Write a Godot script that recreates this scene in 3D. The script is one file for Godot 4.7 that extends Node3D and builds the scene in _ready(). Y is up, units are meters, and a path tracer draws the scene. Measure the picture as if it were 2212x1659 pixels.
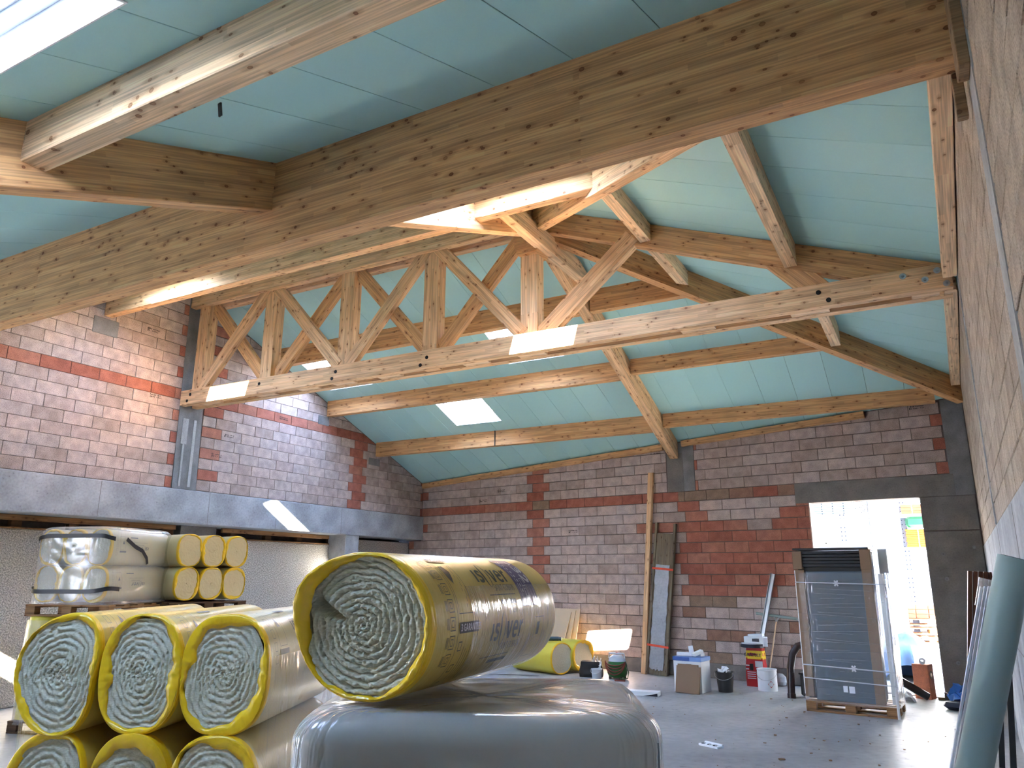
extends Node3D
# A timber-roofed hall under construction: blockwork walls, glulam roof, insulation packs on the floor.
# World: x to the right along the ridge, z towards the camera, y up, metres.

const EYE := Vector3(0, 1.9, 0)
const FOCAL := 1608.0            # pixels of a 2212 x 1659 picture
const RIDGE := 7.03              # underside of the ceiling at the ridge
const RZ := -8.75                # ridge line
const PITCH := 0.38
const HX := -4.5                 # where the ridge ends and the hips begin
const LX := -11.555              # face of the left wall
const BU := Vector3(0.99039, 0, 0.13831)    # along the back wall
const BN := Vector3(-0.13831, 0, 0.99039)   # out of the back wall
const BO := Vector3(-11.555, 0, -16.153)    # its left corner

var M := {}
var rng := RandomNumberGenerator.new()
var cam: Camera3D

func _ready():
	rng.seed = 7
	cam = Camera3D.new()
	cam.name = "camera"
	cam.fov = rad_to_deg(2.0 * atan(1659.0 / 2.0 / FOCAL))
	cam.near = 0.05
	cam.far = 400.0
	add_child(cam)
	cam.transform = Transform3D(Basis(Vector3.UP, deg_to_rad(28.81)) * Basis(Vector3.RIGHT, deg_to_rad(14.36)) * Basis(Vector3.BACK, deg_to_rad(0.173)), EYE)
	cam.current = true

	var env := Environment.new()
	env.background_mode = Environment.BG_SKY
	var sky_mat := ProceduralSkyMaterial.new()
	sky_mat.sky_top_color = Color(0.60, 0.72, 0.92)
	sky_mat.sky_horizon_color = Color(0.89, 0.92, 0.97)
	sky_mat.sky_curve = 0.2
	sky_mat.ground_bottom_color = Color(0.52, 0.50, 0.47)
	sky_mat.ground_horizon_color = Color(0.66, 0.65, 0.63)
	sky_mat.sky_energy_multiplier = SKY_E
	sky_mat.ground_energy_multiplier = SKY_E * 0.7
	var sky := Sky.new()
	sky.sky_material = sky_mat
	env.sky = sky
	env.tonemap_mode = Environment.TONE_MAPPER_LINEAR
	env.tonemap_exposure = EXPO
	env.sdfgi_enabled = true
	env.ssao_enabled = true
	env.ssil_enabled = true
	var we := WorldEnvironment.new()
	we.name = "environment"
	we.environment = env
	add_child(we)

	# morning sun from behind the camera: 30 degrees high, 15 degrees off the roof's fall line
	var sun := DirectionalLight3D.new()
	sun.name = "sun"
	sun.light_color = Color(1.0, 0.965, 0.91)
	sun.light_energy = SUN_E
	sun.light_angular_distance = 0.53
	sun.shadow_enabled = true
	sun.sky_mode = DirectionalLight3D.SKY_MODE_LIGHT_ONLY
	add_child(sun)
	var az := deg_to_rad(15.0)
	var el := deg_to_rad(30.0)
	var travel := Vector3(-sin(az) * cos(el), -sin(el), -cos(az) * cos(el))
	sun.look_at_from_position(Vector3(0, 12, 10), Vector3(0, 12, 10) + travel)

	make_materials()
	build_shell()
	build_timber()
	build_packs()
	build_site_things()
	build_yard()
	build_site_details()

const SKY_E := 3.0
const SUN_E := 30.0
const EXPO := 7.8

# ---------------------------------------------------------------- helpers

func put(o: Node3D, parent: Node) -> void:
	if parent == null:
		parent = self
	parent.add_child(o, true)

var used := {}
func numbered(n: String) -> String:
	var k: int = used.get(n, 0)
	used[n] = k + 1
	return n if k == 0 else "%s_%03d" % [n, k]

func thing(called: String, label: String, category: String, at := Vector3.ZERO, group := "", basis := Basis()) -> Node3D:
	var o := Node3D.new()
	o.name = numbered(called)
	add_child(o, true)
	o.transform = Transform3D(basis, at)
	o.set_meta("label", label)
	o.set_meta("category", category)
	if group != "":
		o.set_meta("group", group)
	return o

func struct_node(called: String, label := "", category := "", t := Transform3D()) -> Node3D:
	var o := Node3D.new()
	o.name = numbered(called)
	add_child(o, true)
	o.transform = t
	o.set_meta("kind", "structure")
	if label != "":
		o.set_meta("label", label)
	if category != "":
		o.set_meta("category", category)
	return o

func begin() -> SurfaceTool:
	var st := SurfaceTool.new()
	st.begin(Mesh.PRIMITIVE_TRIANGLES)
	return st

func part(called: String, st: SurfaceTool, mat: Material, parent: Node, at := Vector3.ZERO, label := "") -> MeshInstance3D:
	return mesh_part(called, st.commit(), mat, parent, at, label)

func mesh_part(called: String, m: Mesh, mat: Material, parent: Node, at := Vector3.ZERO, label := "") -> MeshInstance3D:
	var o := MeshInstance3D.new()
	o.name = called if parent != null and parent != self else numbered(called)
	o.mesh = m
	o.material_override = mat
	o.position = at
	if label != "":
		o.set_meta("label", label)
	put(o, parent)
	return o

# one flat convex face, turned so that it looks along "out"
func face(st: SurfaceTool, p: Array, uv: Array, out: Vector3) -> void:
	var n := Vector3.ZERO
	for i in p.size():
		var a: Vector3 = p[i]
		var b: Vector3 = p[(i + 1) % p.size()]
		n += a.cross(b)
	if n.length() < 1e-12:
		return
	n = n.normalized()
	var q := p
	var w := uv
	if n.dot(out) < 0:
		q = p.duplicate()
		q.reverse()
		w = uv.duplicate()
		w.reverse()
		n = -n
	for i in range(1, q.size() - 1):
		for k in [0, i + 1, i]:
			st.set_normal(n)
			st.set_uv(w[k])
			st.add_vertex(q[k])

# a smooth grid of points: rows x columns; normals from neighbours
func grid(st: SurfaceTool, pts: Array, uvs: Array, closed := false, flip := false) -> void:
	var rows := pts.size()
	var first: PackedVector3Array = pts[0]
	var cols := first.size()
	var ns := []
	for r in rows:
		var nr := PackedVector3Array()
		nr.resize(cols)
		for c in cols:
			var r0: PackedVector3Array = pts[maxi(r - 1, 0)]
			var r1: PackedVector3Array = pts[mini(r + 1, rows - 1)]
			var rr: PackedVector3Array = pts[r]
			var cl := c - 1
			var cr := c + 1
			if closed:
				cl = (c - 1 + cols - 1) % (cols - 1)
				cr = (c + 1) % (cols - 1)
			else:
				cl = maxi(cl, 0)
				cr = mini(cr, cols - 1)
			var n: Vector3 = (rr[cr] - rr[cl]).cross(r1[c] - r0[c])
			n = n.normalized()
			nr[c] = -n if flip else n
		ns.append(nr)
	for r in rows - 1:
		for c in cols - 1:
			var order := [[r, c], [r, c + 1], [r + 1, c + 1], [r, c], [r + 1, c + 1], [r + 1, c]]
			if not flip:
				order = [[r, c], [r + 1, c + 1], [r, c + 1], [r, c], [r + 1, c], [r + 1, c + 1]]
			for k in order:
				st.set_normal(ns[k[0]][k[1]])
				st.set_uv(uvs[k[0]][k[1]])
				st.add_vertex(pts[k[0]][k[1]])

# solid between two equal rings of points (convex, flat sides)
func loft(st: SurfaceTool, a: Array, b: Array, uoff := 0.0, voff := 0.0) -> void:
	var n := a.size()
	var ca := Vector3.ZERO
	var cb := Vector3.ZERO
	for i in n:
		ca += a[i] / n
		cb += b[i] / n
	var mid := (ca + cb) * 0.5
	var v := voff
	var axis := (cb - ca).normalized()
	for i in n:
		var j := (i + 1) % n
		var w: float = (a[j] - a[i]).length()
		var cen: Vector3 = (a[i] + a[j] + b[i] + b[j]) * 0.25
		var uv := []
		for p in [a[i], a[j], b[j], b[i]]:
			uv.append(Vector2(uoff + (p - ca).dot(axis), 0))
		uv[0].y = v
		uv[1].y = v + w
		uv[2].y = v + w
		uv[3].y = v
		face(st, [a[i], a[j], b[j], b[i]], uv, cen - mid)
		v += w
	for e in [[a, ca], [b, cb]]:
		var uv2 := []
		var x := (Vector3(e[0][1]) - Vector3(e[0][0])).normalized()
		var y := axis.cross(x)
		for p in e[0]:
			uv2.append(Vector2(uoff + 0.3 * (p - e[1]).dot(x), voff + (p - e[1]).dot(y)))
		face(st, e[0], uv2, e[1] - mid)

func ring(c: Vector3, x: Vector3, y: Vector3, w: float, h: float, bev := 0.005) -> Array:
	var out := []
	var a := w * 0.5
	var b := h * 0.5
	for q in [[-a + bev, -b], [a - bev, -b], [a, -b + bev], [a, b - bev], [a - bev, b], [-a + bev, b], [-a, b - bev], [-a, -b + bev]]:
		out.append(c + x * q[0] + y * q[1])
	return out

# squared timber / bar from p to q (centre line), w across, h in the "up" direction
func bar(st: SurfaceTool, p: Vector3, q: Vector3, w: float, h: float, up := Vector3.UP, bev := 0.004) -> void:
	var d := (q - p).normalized()
	var x := d.cross(up).normalized()
	var y := x.cross(d).normalized()
	loft(st, ring(p, x, y, w, h, bev), ring(q, x, y, w, h, bev), rng.randf() * 3.0, rng.randf() * 0.8)

# box given by its middle, with a small bevel
func box(st: SurfaceTool, c: Vector3, s: Vector3, b := Basis(), bev := 0.004) -> void:
	bev = minf(bev, minf(s.x, minf(s.y, s.z)) * 0.3)
	var x := b.x
	var y := b.y
	var z := b.z
	var r0 := ring(c - y * s.y * 0.5, x, z, s.x - 2 * bev, s.z - 2 * bev, bev)
	var r1 := ring(c - y * (s.y * 0.5 - bev), x, z, s.x, s.z, bev)
	var r2 := ring(c + y * (s.y * 0.5 - bev), x, z, s.x, s.z, bev)
	var r3 := ring(c + y * s.y * 0.5, x, z, s.x - 2 * bev, s.z - 2 * bev, bev)
	var rings := [r0, r1, r2, r3]
	for k in 3:
		for i in 8:
			var j := (i + 1) % 8
			var p := [rings[k][i], rings[k][j], rings[k + 1][j], rings[k + 1][i]]
			var uv := []
			for v in p:
				var d: Vector3 = v - c
				uv.append(Vector2(d.dot(x) + d.dot(z), d.dot(y)))
			face(st, p, uv, (p[0] + p[2]) * 0.5 - c)
	for r in [r0, r3]:
		var uv3 := []
		for v in r:
			uv3.append(Vector2((v - c).dot(x), (v - c).dot(z)))
		face(st, r, uv3, (r[0] + r[4]) * 0.5 - c)

# tube of round section along points
func tube(st: SurfaceTool, pts: Array, rad: float, sides := 12, caps := true) -> void:
	var rows := []
	var uvs := []
	var x := Vector3.ZERO
	var far := 0.0
	for i in pts.size():
		var d: Vector3 = (pts[mini(i + 1, pts.size() - 1)] - pts[maxi(i - 1, 0)]).normalized()
		if i == 0:
			x = d.cross(Vector3.UP if absf(d.y) < 0.9 else Vector3.RIGHT).normalized()
		else:
			x = (x - d * x.dot(d)).normalized()
			far += (pts[i] - pts[i - 1]).length()
		var y := d.cross(x)
		var row := PackedVector3Array()
		var ur := PackedVector2Array()
		for k in sides + 1:
			var a := TAU * k / sides
			row.append(pts[i] + (x * cos(a) + y * sin(a)) * rad)
			ur.append(Vector2(far, float(k) / sides))
		rows.append(row)
		uvs.append(ur)
	grid(st, rows, uvs, true, false)
	if caps:
		for e in [0, pts.size() - 1]:
			var p := []
			var u := []
			for k in sides:
				p.append(rows[e][k])
				u.append(Vector2(k, 0))
			var o: Vector3 = pts[0] - pts[1] if e == 0 else pts[e] - pts[e - 1]
			face(st, p, u, o)

# lathe: profile of (radius, height), axis y
func lathe(st: SurfaceTool, prof: Array, sides := 24, c := Vector3.ZERO, sx := 1.0) -> void:
	var rows := []
	var uvs := []
	for i in prof.size():
		var row := PackedVector3Array()
		var ur := PackedVector2Array()
		for k in sides + 1:
			var a := TAU * k / sides
			row.append(c + Vector3(cos(a) * prof[i].x * sx, prof[i].y, sin(a) * prof[i].x))
			ur.append(Vector2(float(k) / sides, prof[i].y))
		rows.append(row)
		uvs.append(ur)
	# hard creases: each band on its own
	for i in prof.size() - 1:
		grid(st, [rows[i], rows[i + 1]], [uvs[i], uvs[i + 1]], true, false)

# flat polygon (may be concave) in a plane, extruded; frame maps (x, y) to space, z = thickness direction
func slab(st: SurfaceTool, poly: PackedVector2Array, t: Transform3D, z0: float, z1: float, inset := 0.0) -> void:
	var p := poly
	if Geometry2D.is_polygon_clockwise(p):
		p = p.duplicate()
		p.reverse()
	var top := p
	if inset > 0.0:
		var sh := Geometry2D.offset_polygon(p, -inset, Geometry2D.JOIN_MITER)
		if sh.size() == 1 and sh[0].size() == p.size():
			top = sh[0]
			# line the shrunk ring up with the first
			var best := 0
			var bd := 1e9
			for i in top.size():
				if top[i].distance_to(p[0]) < bd:
					bd = top[i].distance_to(p[0])
					best = i
			var r := PackedVector2Array()
			for i in top.size():
				r.append(top[(i + best) % top.size()])
			top = r
			if Geometry2D.is_polygon_clockwise(top):
				top = p
	var zi := z1 - (inset if top != p else 0.0) * signf(z1 - z0)
	var nz := (t.basis.z * signf(z1 - z0)).normalized()
	var idx := Geometry2D.triangulate_polygon(top)
	for i in range(0, idx.size(), 3):
		var f := []
		var u := []
		for k in 3:
			var q: Vector2 = top[idx[i + k]]
			f.append(t * Vector3(q.x, q.y, z1))
			u.append(q)
		face(st, f, u, nz)
	var n := p.size()
	for i in n:
		var j := (i + 1) % n
		var e := (p[j] - p[i])
		var o2 := Vector2(e.y, -e.x)
		var out := t.basis * Vector3(o2.x, o2.y, 0)
		face(st, [t * Vector3(p[i].x, p[i].y, z0), t * Vector3(p[j].x, p[j].y, z0), t * Vector3(p[j].x, p[j].y, zi), t * Vector3(p[i].x, p[i].y, zi)], [p[i], p[j], p[j] + Vector2(0, 0.05), p[i] + Vector2(0, 0.05)], out)
		if top != p:
			face(st, [t * Vector3(p[i].x, p[i].y, zi), t * Vector3(p[j].x, p[j].y, zi), t * Vector3(top[j].x, top[j].y, z1), t * Vector3(top[i].x, top[i].y, z1)], [p[i], p[j], top[j], top[i]], out + nz)

func rect(x0: float, y0: float, x1: float, y1: float) -> PackedVector2Array:
	return PackedVector2Array([Vector2(x0, y0), Vector2(x1, y0), Vector2(x1, y1), Vector2(x0, y1)])

func poly(a: Array) -> PackedVector2Array:
	var p := PackedVector2Array()
	for q in a:
		p.append(Vector2(q[0], q[1]))
	return p

# where a point falls in the 2212 x 1659 picture (used only to choose which of very many bricks become single parts)
func seen_size(p: Vector3, size: float) -> float:
	var c: Vector3 = cam.transform.affine_inverse() * p
	if c.z > -0.3:
		return 0.0
	var x := FOCAL * c.x / -c.z
	var y := FOCAL * c.y / -c.z
	if absf(x) > 1180 or absf(y) > 900:
		return 0.0
	return FOCAL * size / -c.z

func roof_far(z: float) -> float:
	return RIDGE + PITCH * (z - RZ)

func roof_near(z: float) -> float:
	return RIDGE - PITCH * (z - RZ)

func roof_hip(x: float) -> float:
	return RIDGE - PITCH * (x - HX)

# ---------------------------------------------------------------- materials

func noise_image(w: int, h: int, freq: float, octaves: int, sd: int, fx := 1.0, fy := 1.0) -> PackedByteArray:
	var n := FastNoiseLite.new()
	n.noise_type = FastNoiseLite.TYPE_SIMPLEX_SMOOTH
	n.seed = sd
	n.frequency = freq
	n.fractal_octaves = octaves
	var im := n.get_seamless_image(int(w * fx), int(h * fy), false, false, 0.1, true)
	if im.get_width() != w or im.get_height() != h:
		im.resize(w, h, Image.INTERPOLATE_CUBIC)
	im.convert(Image.FORMAT_L8)
	return im.get_data()

func tex_from(w: int, h: int, rgb: PackedByteArray) -> ImageTexture:
	return ImageTexture.create_from_image(Image.create_from_data(w, h, false, Image.FORMAT_RGB8, rgb))

func grey_tex(w: int, h: int, l: PackedByteArray) -> ImageTexture:
	return ImageTexture.create_from_image(Image.create_from_data(w, h, false, Image.FORMAT_L8, l))

func mat(c: Color, rough := 0.8, metal := 0.0) -> StandardMaterial3D:
	var m := StandardMaterial3D.new()
	m.albedo_color = c
	m.roughness = rough
	m.metallic = metal
	return m

func triplanar(m: StandardMaterial3D, tex: Texture2D, scale: float, world := true) -> StandardMaterial3D:
	m.albedo_texture = tex
	m.uv1_triplanar = true
	m.uv1_world_triplanar = world
	m.uv1_scale = Vector3.ONE * scale
	return m

func wood_texture(sd: int) -> ImageTexture:
	# 3.0 m x 0.8 m of glued lamellas with grain and knots
	var w := 1024
	var h := 512
	var fine := noise_image(w, h, 0.09, 3, sd, 0.04, 1.0)
	var soft := noise_image(w, h, 0.012, 2, sd + 1, 0.25, 1.0)
	var r := RandomNumberGenerator.new()
	r.seed = sd
	var px := PackedByteArray()
	px.resize(w * h * 3)
	var lam := 26
	var rows := h / lam + 1
	var tone := []
	for k in rows:
		var cuts := []
		var x := 0
		while x < w:
			var l := r.randi_range(220, 520)
			cuts.append([x + l, r.randf_range(-0.075, 0.06), r.randf_range(-0.03, 0.03)])
			x += l
		tone.append(cuts)
	for y in h:
		var cuts2: Array = tone[y / lam]
		var ci := 0
		var edge := 0.965 if y % lam == 0 else 1.0
		for x in w:
			while ci < cuts2.size() - 1 and x > cuts2[ci][0]:
				ci += 1
			var i := y * w + x
			var g: float = 1.0 + (fine[i] - 128) * 0.0011 + (soft[i] - 128) * 0.0007 + cuts2[ci][1]
			g *= edge
			var warm: float = cuts2[ci][2]
			px[i * 3] = clampi(int(236 * g), 0, 255)
			px[i * 3 + 1] = clampi(int(206 * g * (1.0 - warm * 0.5)), 0, 255)
			px[i * 3 + 2] = clampi(int(168 * g * (1.0 - warm)), 0, 255)
	for k in 74:
		var cx := r.randi_range(0, w - 1)
		var cy := r.randi_range(0, h - 1)
		var a := r.randf_range(2.5, 6.5)
		var b := a * r.randf_range(1.0, 1.7)
		var dark := r.randf_range(0.45, 0.78)
		for dy in range(-int(b * 2.4), int(b * 2.4) + 1):
			for dx in range(-int(a * 5), int(a * 5) + 1):
				var core := pow(dx / a, 2) + pow(dy / b, 2)
				var halo := pow(dx / (a * 4.5), 2) + pow(dy / (b * 2.0), 2)
				var f := 0.0
				if core < 1.0:
					f = dark * (0.75 + 0.25 * core)
				elif halo < 1.0:
					f = 0.2 * (1.0 - halo)
				if f > 0:
					var j := (posmod(cy + dy, h) * w + posmod(cx + dx, w)) * 3
					px[j] = int(px[j] * (1.0 - f * 0.62))
					px[j + 1] = int(px[j + 1] * (1.0 - f * 0.78))
					px[j + 2] = int(px[j + 2] * (1.0 - f * 0.88))
	return tex_from(w, h, px)

func make_materials():
	var wood_tex := wood_texture(11)
	var w := func(tint: Color) -> StandardMaterial3D:
		var m := mat(tint, 0.62)
		m.albedo_texture = wood_tex
		m.uv1_scale = Vector3(1.0 / 3.0, 1.0 / 0.8, 1)
		m.metallic_specular = 0.35
		return m
	M.wood = w.call(Color(0.91, 0.85, 0.79))
	M.wood_warm = w.call(Color(0.87, 0.77, 0.66))
	M.wood_pale = w.call(Color(0.95, 0.93, 0.91))
	M.wood_old = w.call(Color(0.62, 0.58, 0.54))
	M.wood_grey = w.call(Color(0.50, 0.52, 0.53))

	# blockwork: porous grain, shared by every tone
	var grain := noise_image(512, 512, 0.11, 3, 21)
	var blot := noise_image(512, 512, 0.008, 3, 22)
	var r := RandomNumberGenerator.new()
	r.seed = 5
	var px := PackedByteArray()
	px.resize(512 * 512)
	for i in 512 * 512:
		var v := 214.0 + (grain[i] - 128) * 0.26 + (blot[i] - 128) * 0.16 + r.randf_range(-9, 9)
		if grain[i] < 72:
			v -= (72 - grain[i]) * 1.5
		px[i] = clampi(int(v), 0, 255)
	var block_tex := grey_tex(512, 512, px)
	var tones := {
		"pale0": Color(0.86, 0.775, 0.735), "pale1": Color(0.81, 0.725, 0.69), "pale2": Color(0.83, 0.76, 0.73), "pale3": Color(0.77, 0.69, 0.65),
		"red0": Color(0.76, 0.49, 0.415), "red1": Color(0.71, 0.45, 0.38), "red2": Color(0.78, 0.54, 0.46),
		"brown0": Color(0.66, 0.56, 0.48), "brown1": Color(0.68, 0.53, 0.45), "side0": Color(0.82, 0.75, 0.67), "side1": Color(0.77, 0.70, 0.625)}
	for k in tones:
		var m := mat(tones[k], 0.95)
		m.metallic_specular = 0.2
		triplanar(m, block_tex, 1.1)
		m.heightmap_enabled = true
		m.heightmap_texture = block_tex
		m.heightmap_scale = 0.35
		M[k] = m
	M.mortar = triplanar(mat(Color(0.47, 0.42, 0.40), 0.95), block_tex, 1.7)
	M.stamp = mat(Color(0.20, 0.18, 0.18), 0.9)

	# concrete: cloudy, fine pits
	var cl := noise_image(512, 512, 0.006, 4, 31)
	var fn := noise_image(512, 512, 0.08, 3, 32)
	for i in 512 * 512:
		var v := 212.0 + (cl[i] - 128) * 0.17 + (fn[i] - 128) * 0.10
		if fn[i] < 40:
			v -= 30
		px[i] = clampi(int(v), 0, 255)
	var conc_tex := grey_tex(512, 512, px)
	var conc := func(c: Color, sc := 0.5, rough := 0.85) -> StandardMaterial3D:
		var m := triplanar(mat(c, rough), conc_tex, sc)
		m.metallic_specular = 0.3
		m.heightmap_enabled = true
		m.heightmap_texture = conc_tex
		m.heightmap_scale = 0.25
		return m
	M.concrete = conc.call(Color(0.77, 0.78, 0.79))
	M.concrete_dark = conc.call(Color(0.585, 0.565, 0.54), 0.7)
	M.concrete_grey = conc.call(Color(0.60, 0.60, 0.595), 0.9)
	M.concrete_pale = conc.call(Color(0.80, 0.80, 0.79), 0.8)
	M.plinth = conc.call(Color(0.60, 0.575, 0.55), 1.2)
	M.floor = conc.call(Color(0.76, 0.755, 0.75), 0.16, 0.42)
	M.yard = conc.call(Color(0.78, 0.76, 0.73), 0.2)
	# sprayed rough wall
	var sp := noise_image(512, 512, 0.045, 4, 41)
	for i in 512 * 512:
		px[i] = clampi(int(196.0 + (sp[i] - 128) * 0.5), 0, 255)
	var rough_tex := grey_tex(512, 512, px)
	var rw := triplanar(mat(Color(0.93, 0.90, 0.85), 0.95), rough_tex, 1.6)
	rw.heightmap_enabled = true
	rw.heightmap_texture = rough_tex
	rw.heightmap_scale = 1.6
	M.roughcast = rw

	# ceiling boards
	for k in 3:
		var c: Color = [Color(0.66, 0.83, 0.825), Color(0.65, 0.82, 0.815), Color(0.67, 0.835, 0.83)][k]
		var m := mat(c, 0.55)
		m.metallic_specular = 0.3
		M["board%d" % k] = m
	M.deck = mat(Color(0.16, 0.17, 0.16), 0.9)
	M.white = mat(Color(0.88, 0.89, 0.90), 0.45)
	M.frame_grey = mat(Color(0.72, 0.75, 0.78), 0.4)
	M.glass = mat(Color(0.80, 0.82, 0.84, 0.30), 0.02)
	M.glass.transparency = BaseMaterial3D.TRANSPARENCY_ALPHA
	M.steel = mat(Color(0.62, 0.63, 0.64), 0.35, 0.9)
	M.zinc = mat(Color(0.70, 0.72, 0.74), 0.35, 0.85)
	M.bolt = mat(Color(0.30, 0.28, 0.26), 0.5, 0.8)
	M.black = mat(Color(0.035, 0.035, 0.04), 0.5)
	M.hole = mat(Color(0.05, 0.035, 0.03), 0.9)

# ---------------------------------------------------------------- the shell of the hall

var block_cache := {}

# blocks of a wall face laid in the wall's own frame (x along, y up, z out of the wall)
func lay_blocks(wall: Node3D, outlines: Array, y0: float, hc: float, rows: int, xmin: float, xmax: float, bl: float, start: Callable, tone: Callable, limit := 300, bed := 0.007, head := 0.004) -> void:
	var list := []
	for k in rows:
		var ya := y0 + k * hc
		var x: float = start.call(k)
		while x > xmin:
			x -= bl
		var i := 0
		while x < xmax:
			var q := rect(x + head, ya + bed, x + bl - head, ya + hc - bed)
			for o in outlines:
				for piece in Geometry2D.intersect_polygons(q, o):
					if Geometry2D.is_polygon_clockwise(piece):
						continue
					var lo := Vector2(1e9, 1e9)
					var hi := -lo
					for v in piece:
						lo = lo.min(v)
						hi = hi.max(v)
					var sz := hi - lo
					if sz.x < 0.035 or sz.y < 0.03:
						continue
					var mid := (lo + hi) * 0.5
					list.append([piece, mid, sz, tone.call(k, mid), seen_size(wall.transform * Vector3(mid.x, mid.y, 0), minf(sz.x, sz.y * 2.0))])
			x += bl
			i += 1
	list.sort_custom(func(a, b): return a[4] > b[4])
	var rest := {}
	for n in list.size():
		var e: Array = list[n]
		var mid: Vector2 = e[1]
		var local := PackedVector2Array()
		for v in e[0]:
			local.append(v - mid)
		if n < limit and e[4] > 4.0:
			var whole: bool = local.size() == 4 and absf(e[2].x - (bl - 2 * head)) < 1e-4 and absf(e[2].y - (hc - 2 * bed)) < 1e-4
			var key := "%d_%f" % [int(n % 3), bl]
			var m: Mesh
			if whole and block_cache.has(key):
				m = block_cache[key]
			else:
				var st := begin()
				slab(st, local, Transform3D(Basis(), Vector3.ZERO), -0.03, 0.0, 0.004 + 0.001 * (n % 3))
				m = st.commit()
				if whole:
					block_cache[key] = m
			mesh_part("brick", m, M[e[3]], wall, Vector3(mid.x, mid.y, rng.randf_range(-0.003, 0.003)))
		else:
			if not rest.has(e[3]):
				rest[e[3]] = begin()
			slab(rest[e[3]], e[0], Transform3D(), -0.03, 0.0, 0.0)
	if rest.size():
		var mesh := ArrayMesh.new()
		var o := MeshInstance3D.new()
		var s := 0
		for k in rest:
			rest[k].commit(mesh)
			mesh.surface_set_material(s, M[k])
			s += 1
		o.name = "brickwork"
		o.mesh = mesh
		o.set_meta("kind", "stuff")
		wall.add_child(o, true)

func stamp(wall: Node3D, at: Vector2) -> void:
	# the maker's ink print on a block: too worn to read, rows of short dark strokes
	var st := begin()
	var r := RandomNumberGenerator.new()
	r.seed = int(at.x * 100) + 3
	for k in 11:
		for row in 2:
			if r.randf() < 0.2:
				continue
			var big := 1.5 if k < 2 else 1.0
			var x := (k - 5.5) * 0.021 + r.randf_range(-0.003, 0.003)
			var y := (row - 0.5) * 0.036 + r.randf_range(-0.004, 0.004)
			var hw := r.randf_range(0.004, 0.009)
			var hh := r.randf_range(0.006, 0.014) * big
			slab(st, poly([[x - hw, y - hh], [x + hw * 0.7, y - hh * 0.8], [x + hw, y + hh], [x - hw * 0.6, y + hh * 0.7]]), Transform3D(), -0.001, 0.0025)
	part("ink_stamp", st, M.stamp, wall, Vector3(at.x, at.y, 0.003))

func zs(p: PackedVector2Array) -> PackedVector2Array:
	var o := PackedVector2Array()
	for i in range(p.size() - 1, -1, -1):
		o.append(Vector2(-p[i].x, p[i].y))
	return o

func pick(a: Array) -> String:
	return a[rng.randi_range(0, a.size() - 1)]

const PALE := ["pale0", "pale0", "pale1", "pale2", "pale2", "pale3"]
const RED := ["red0", "red1", "red0", "red2"]
const BROWN := ["brown0", "brown1"]

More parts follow.
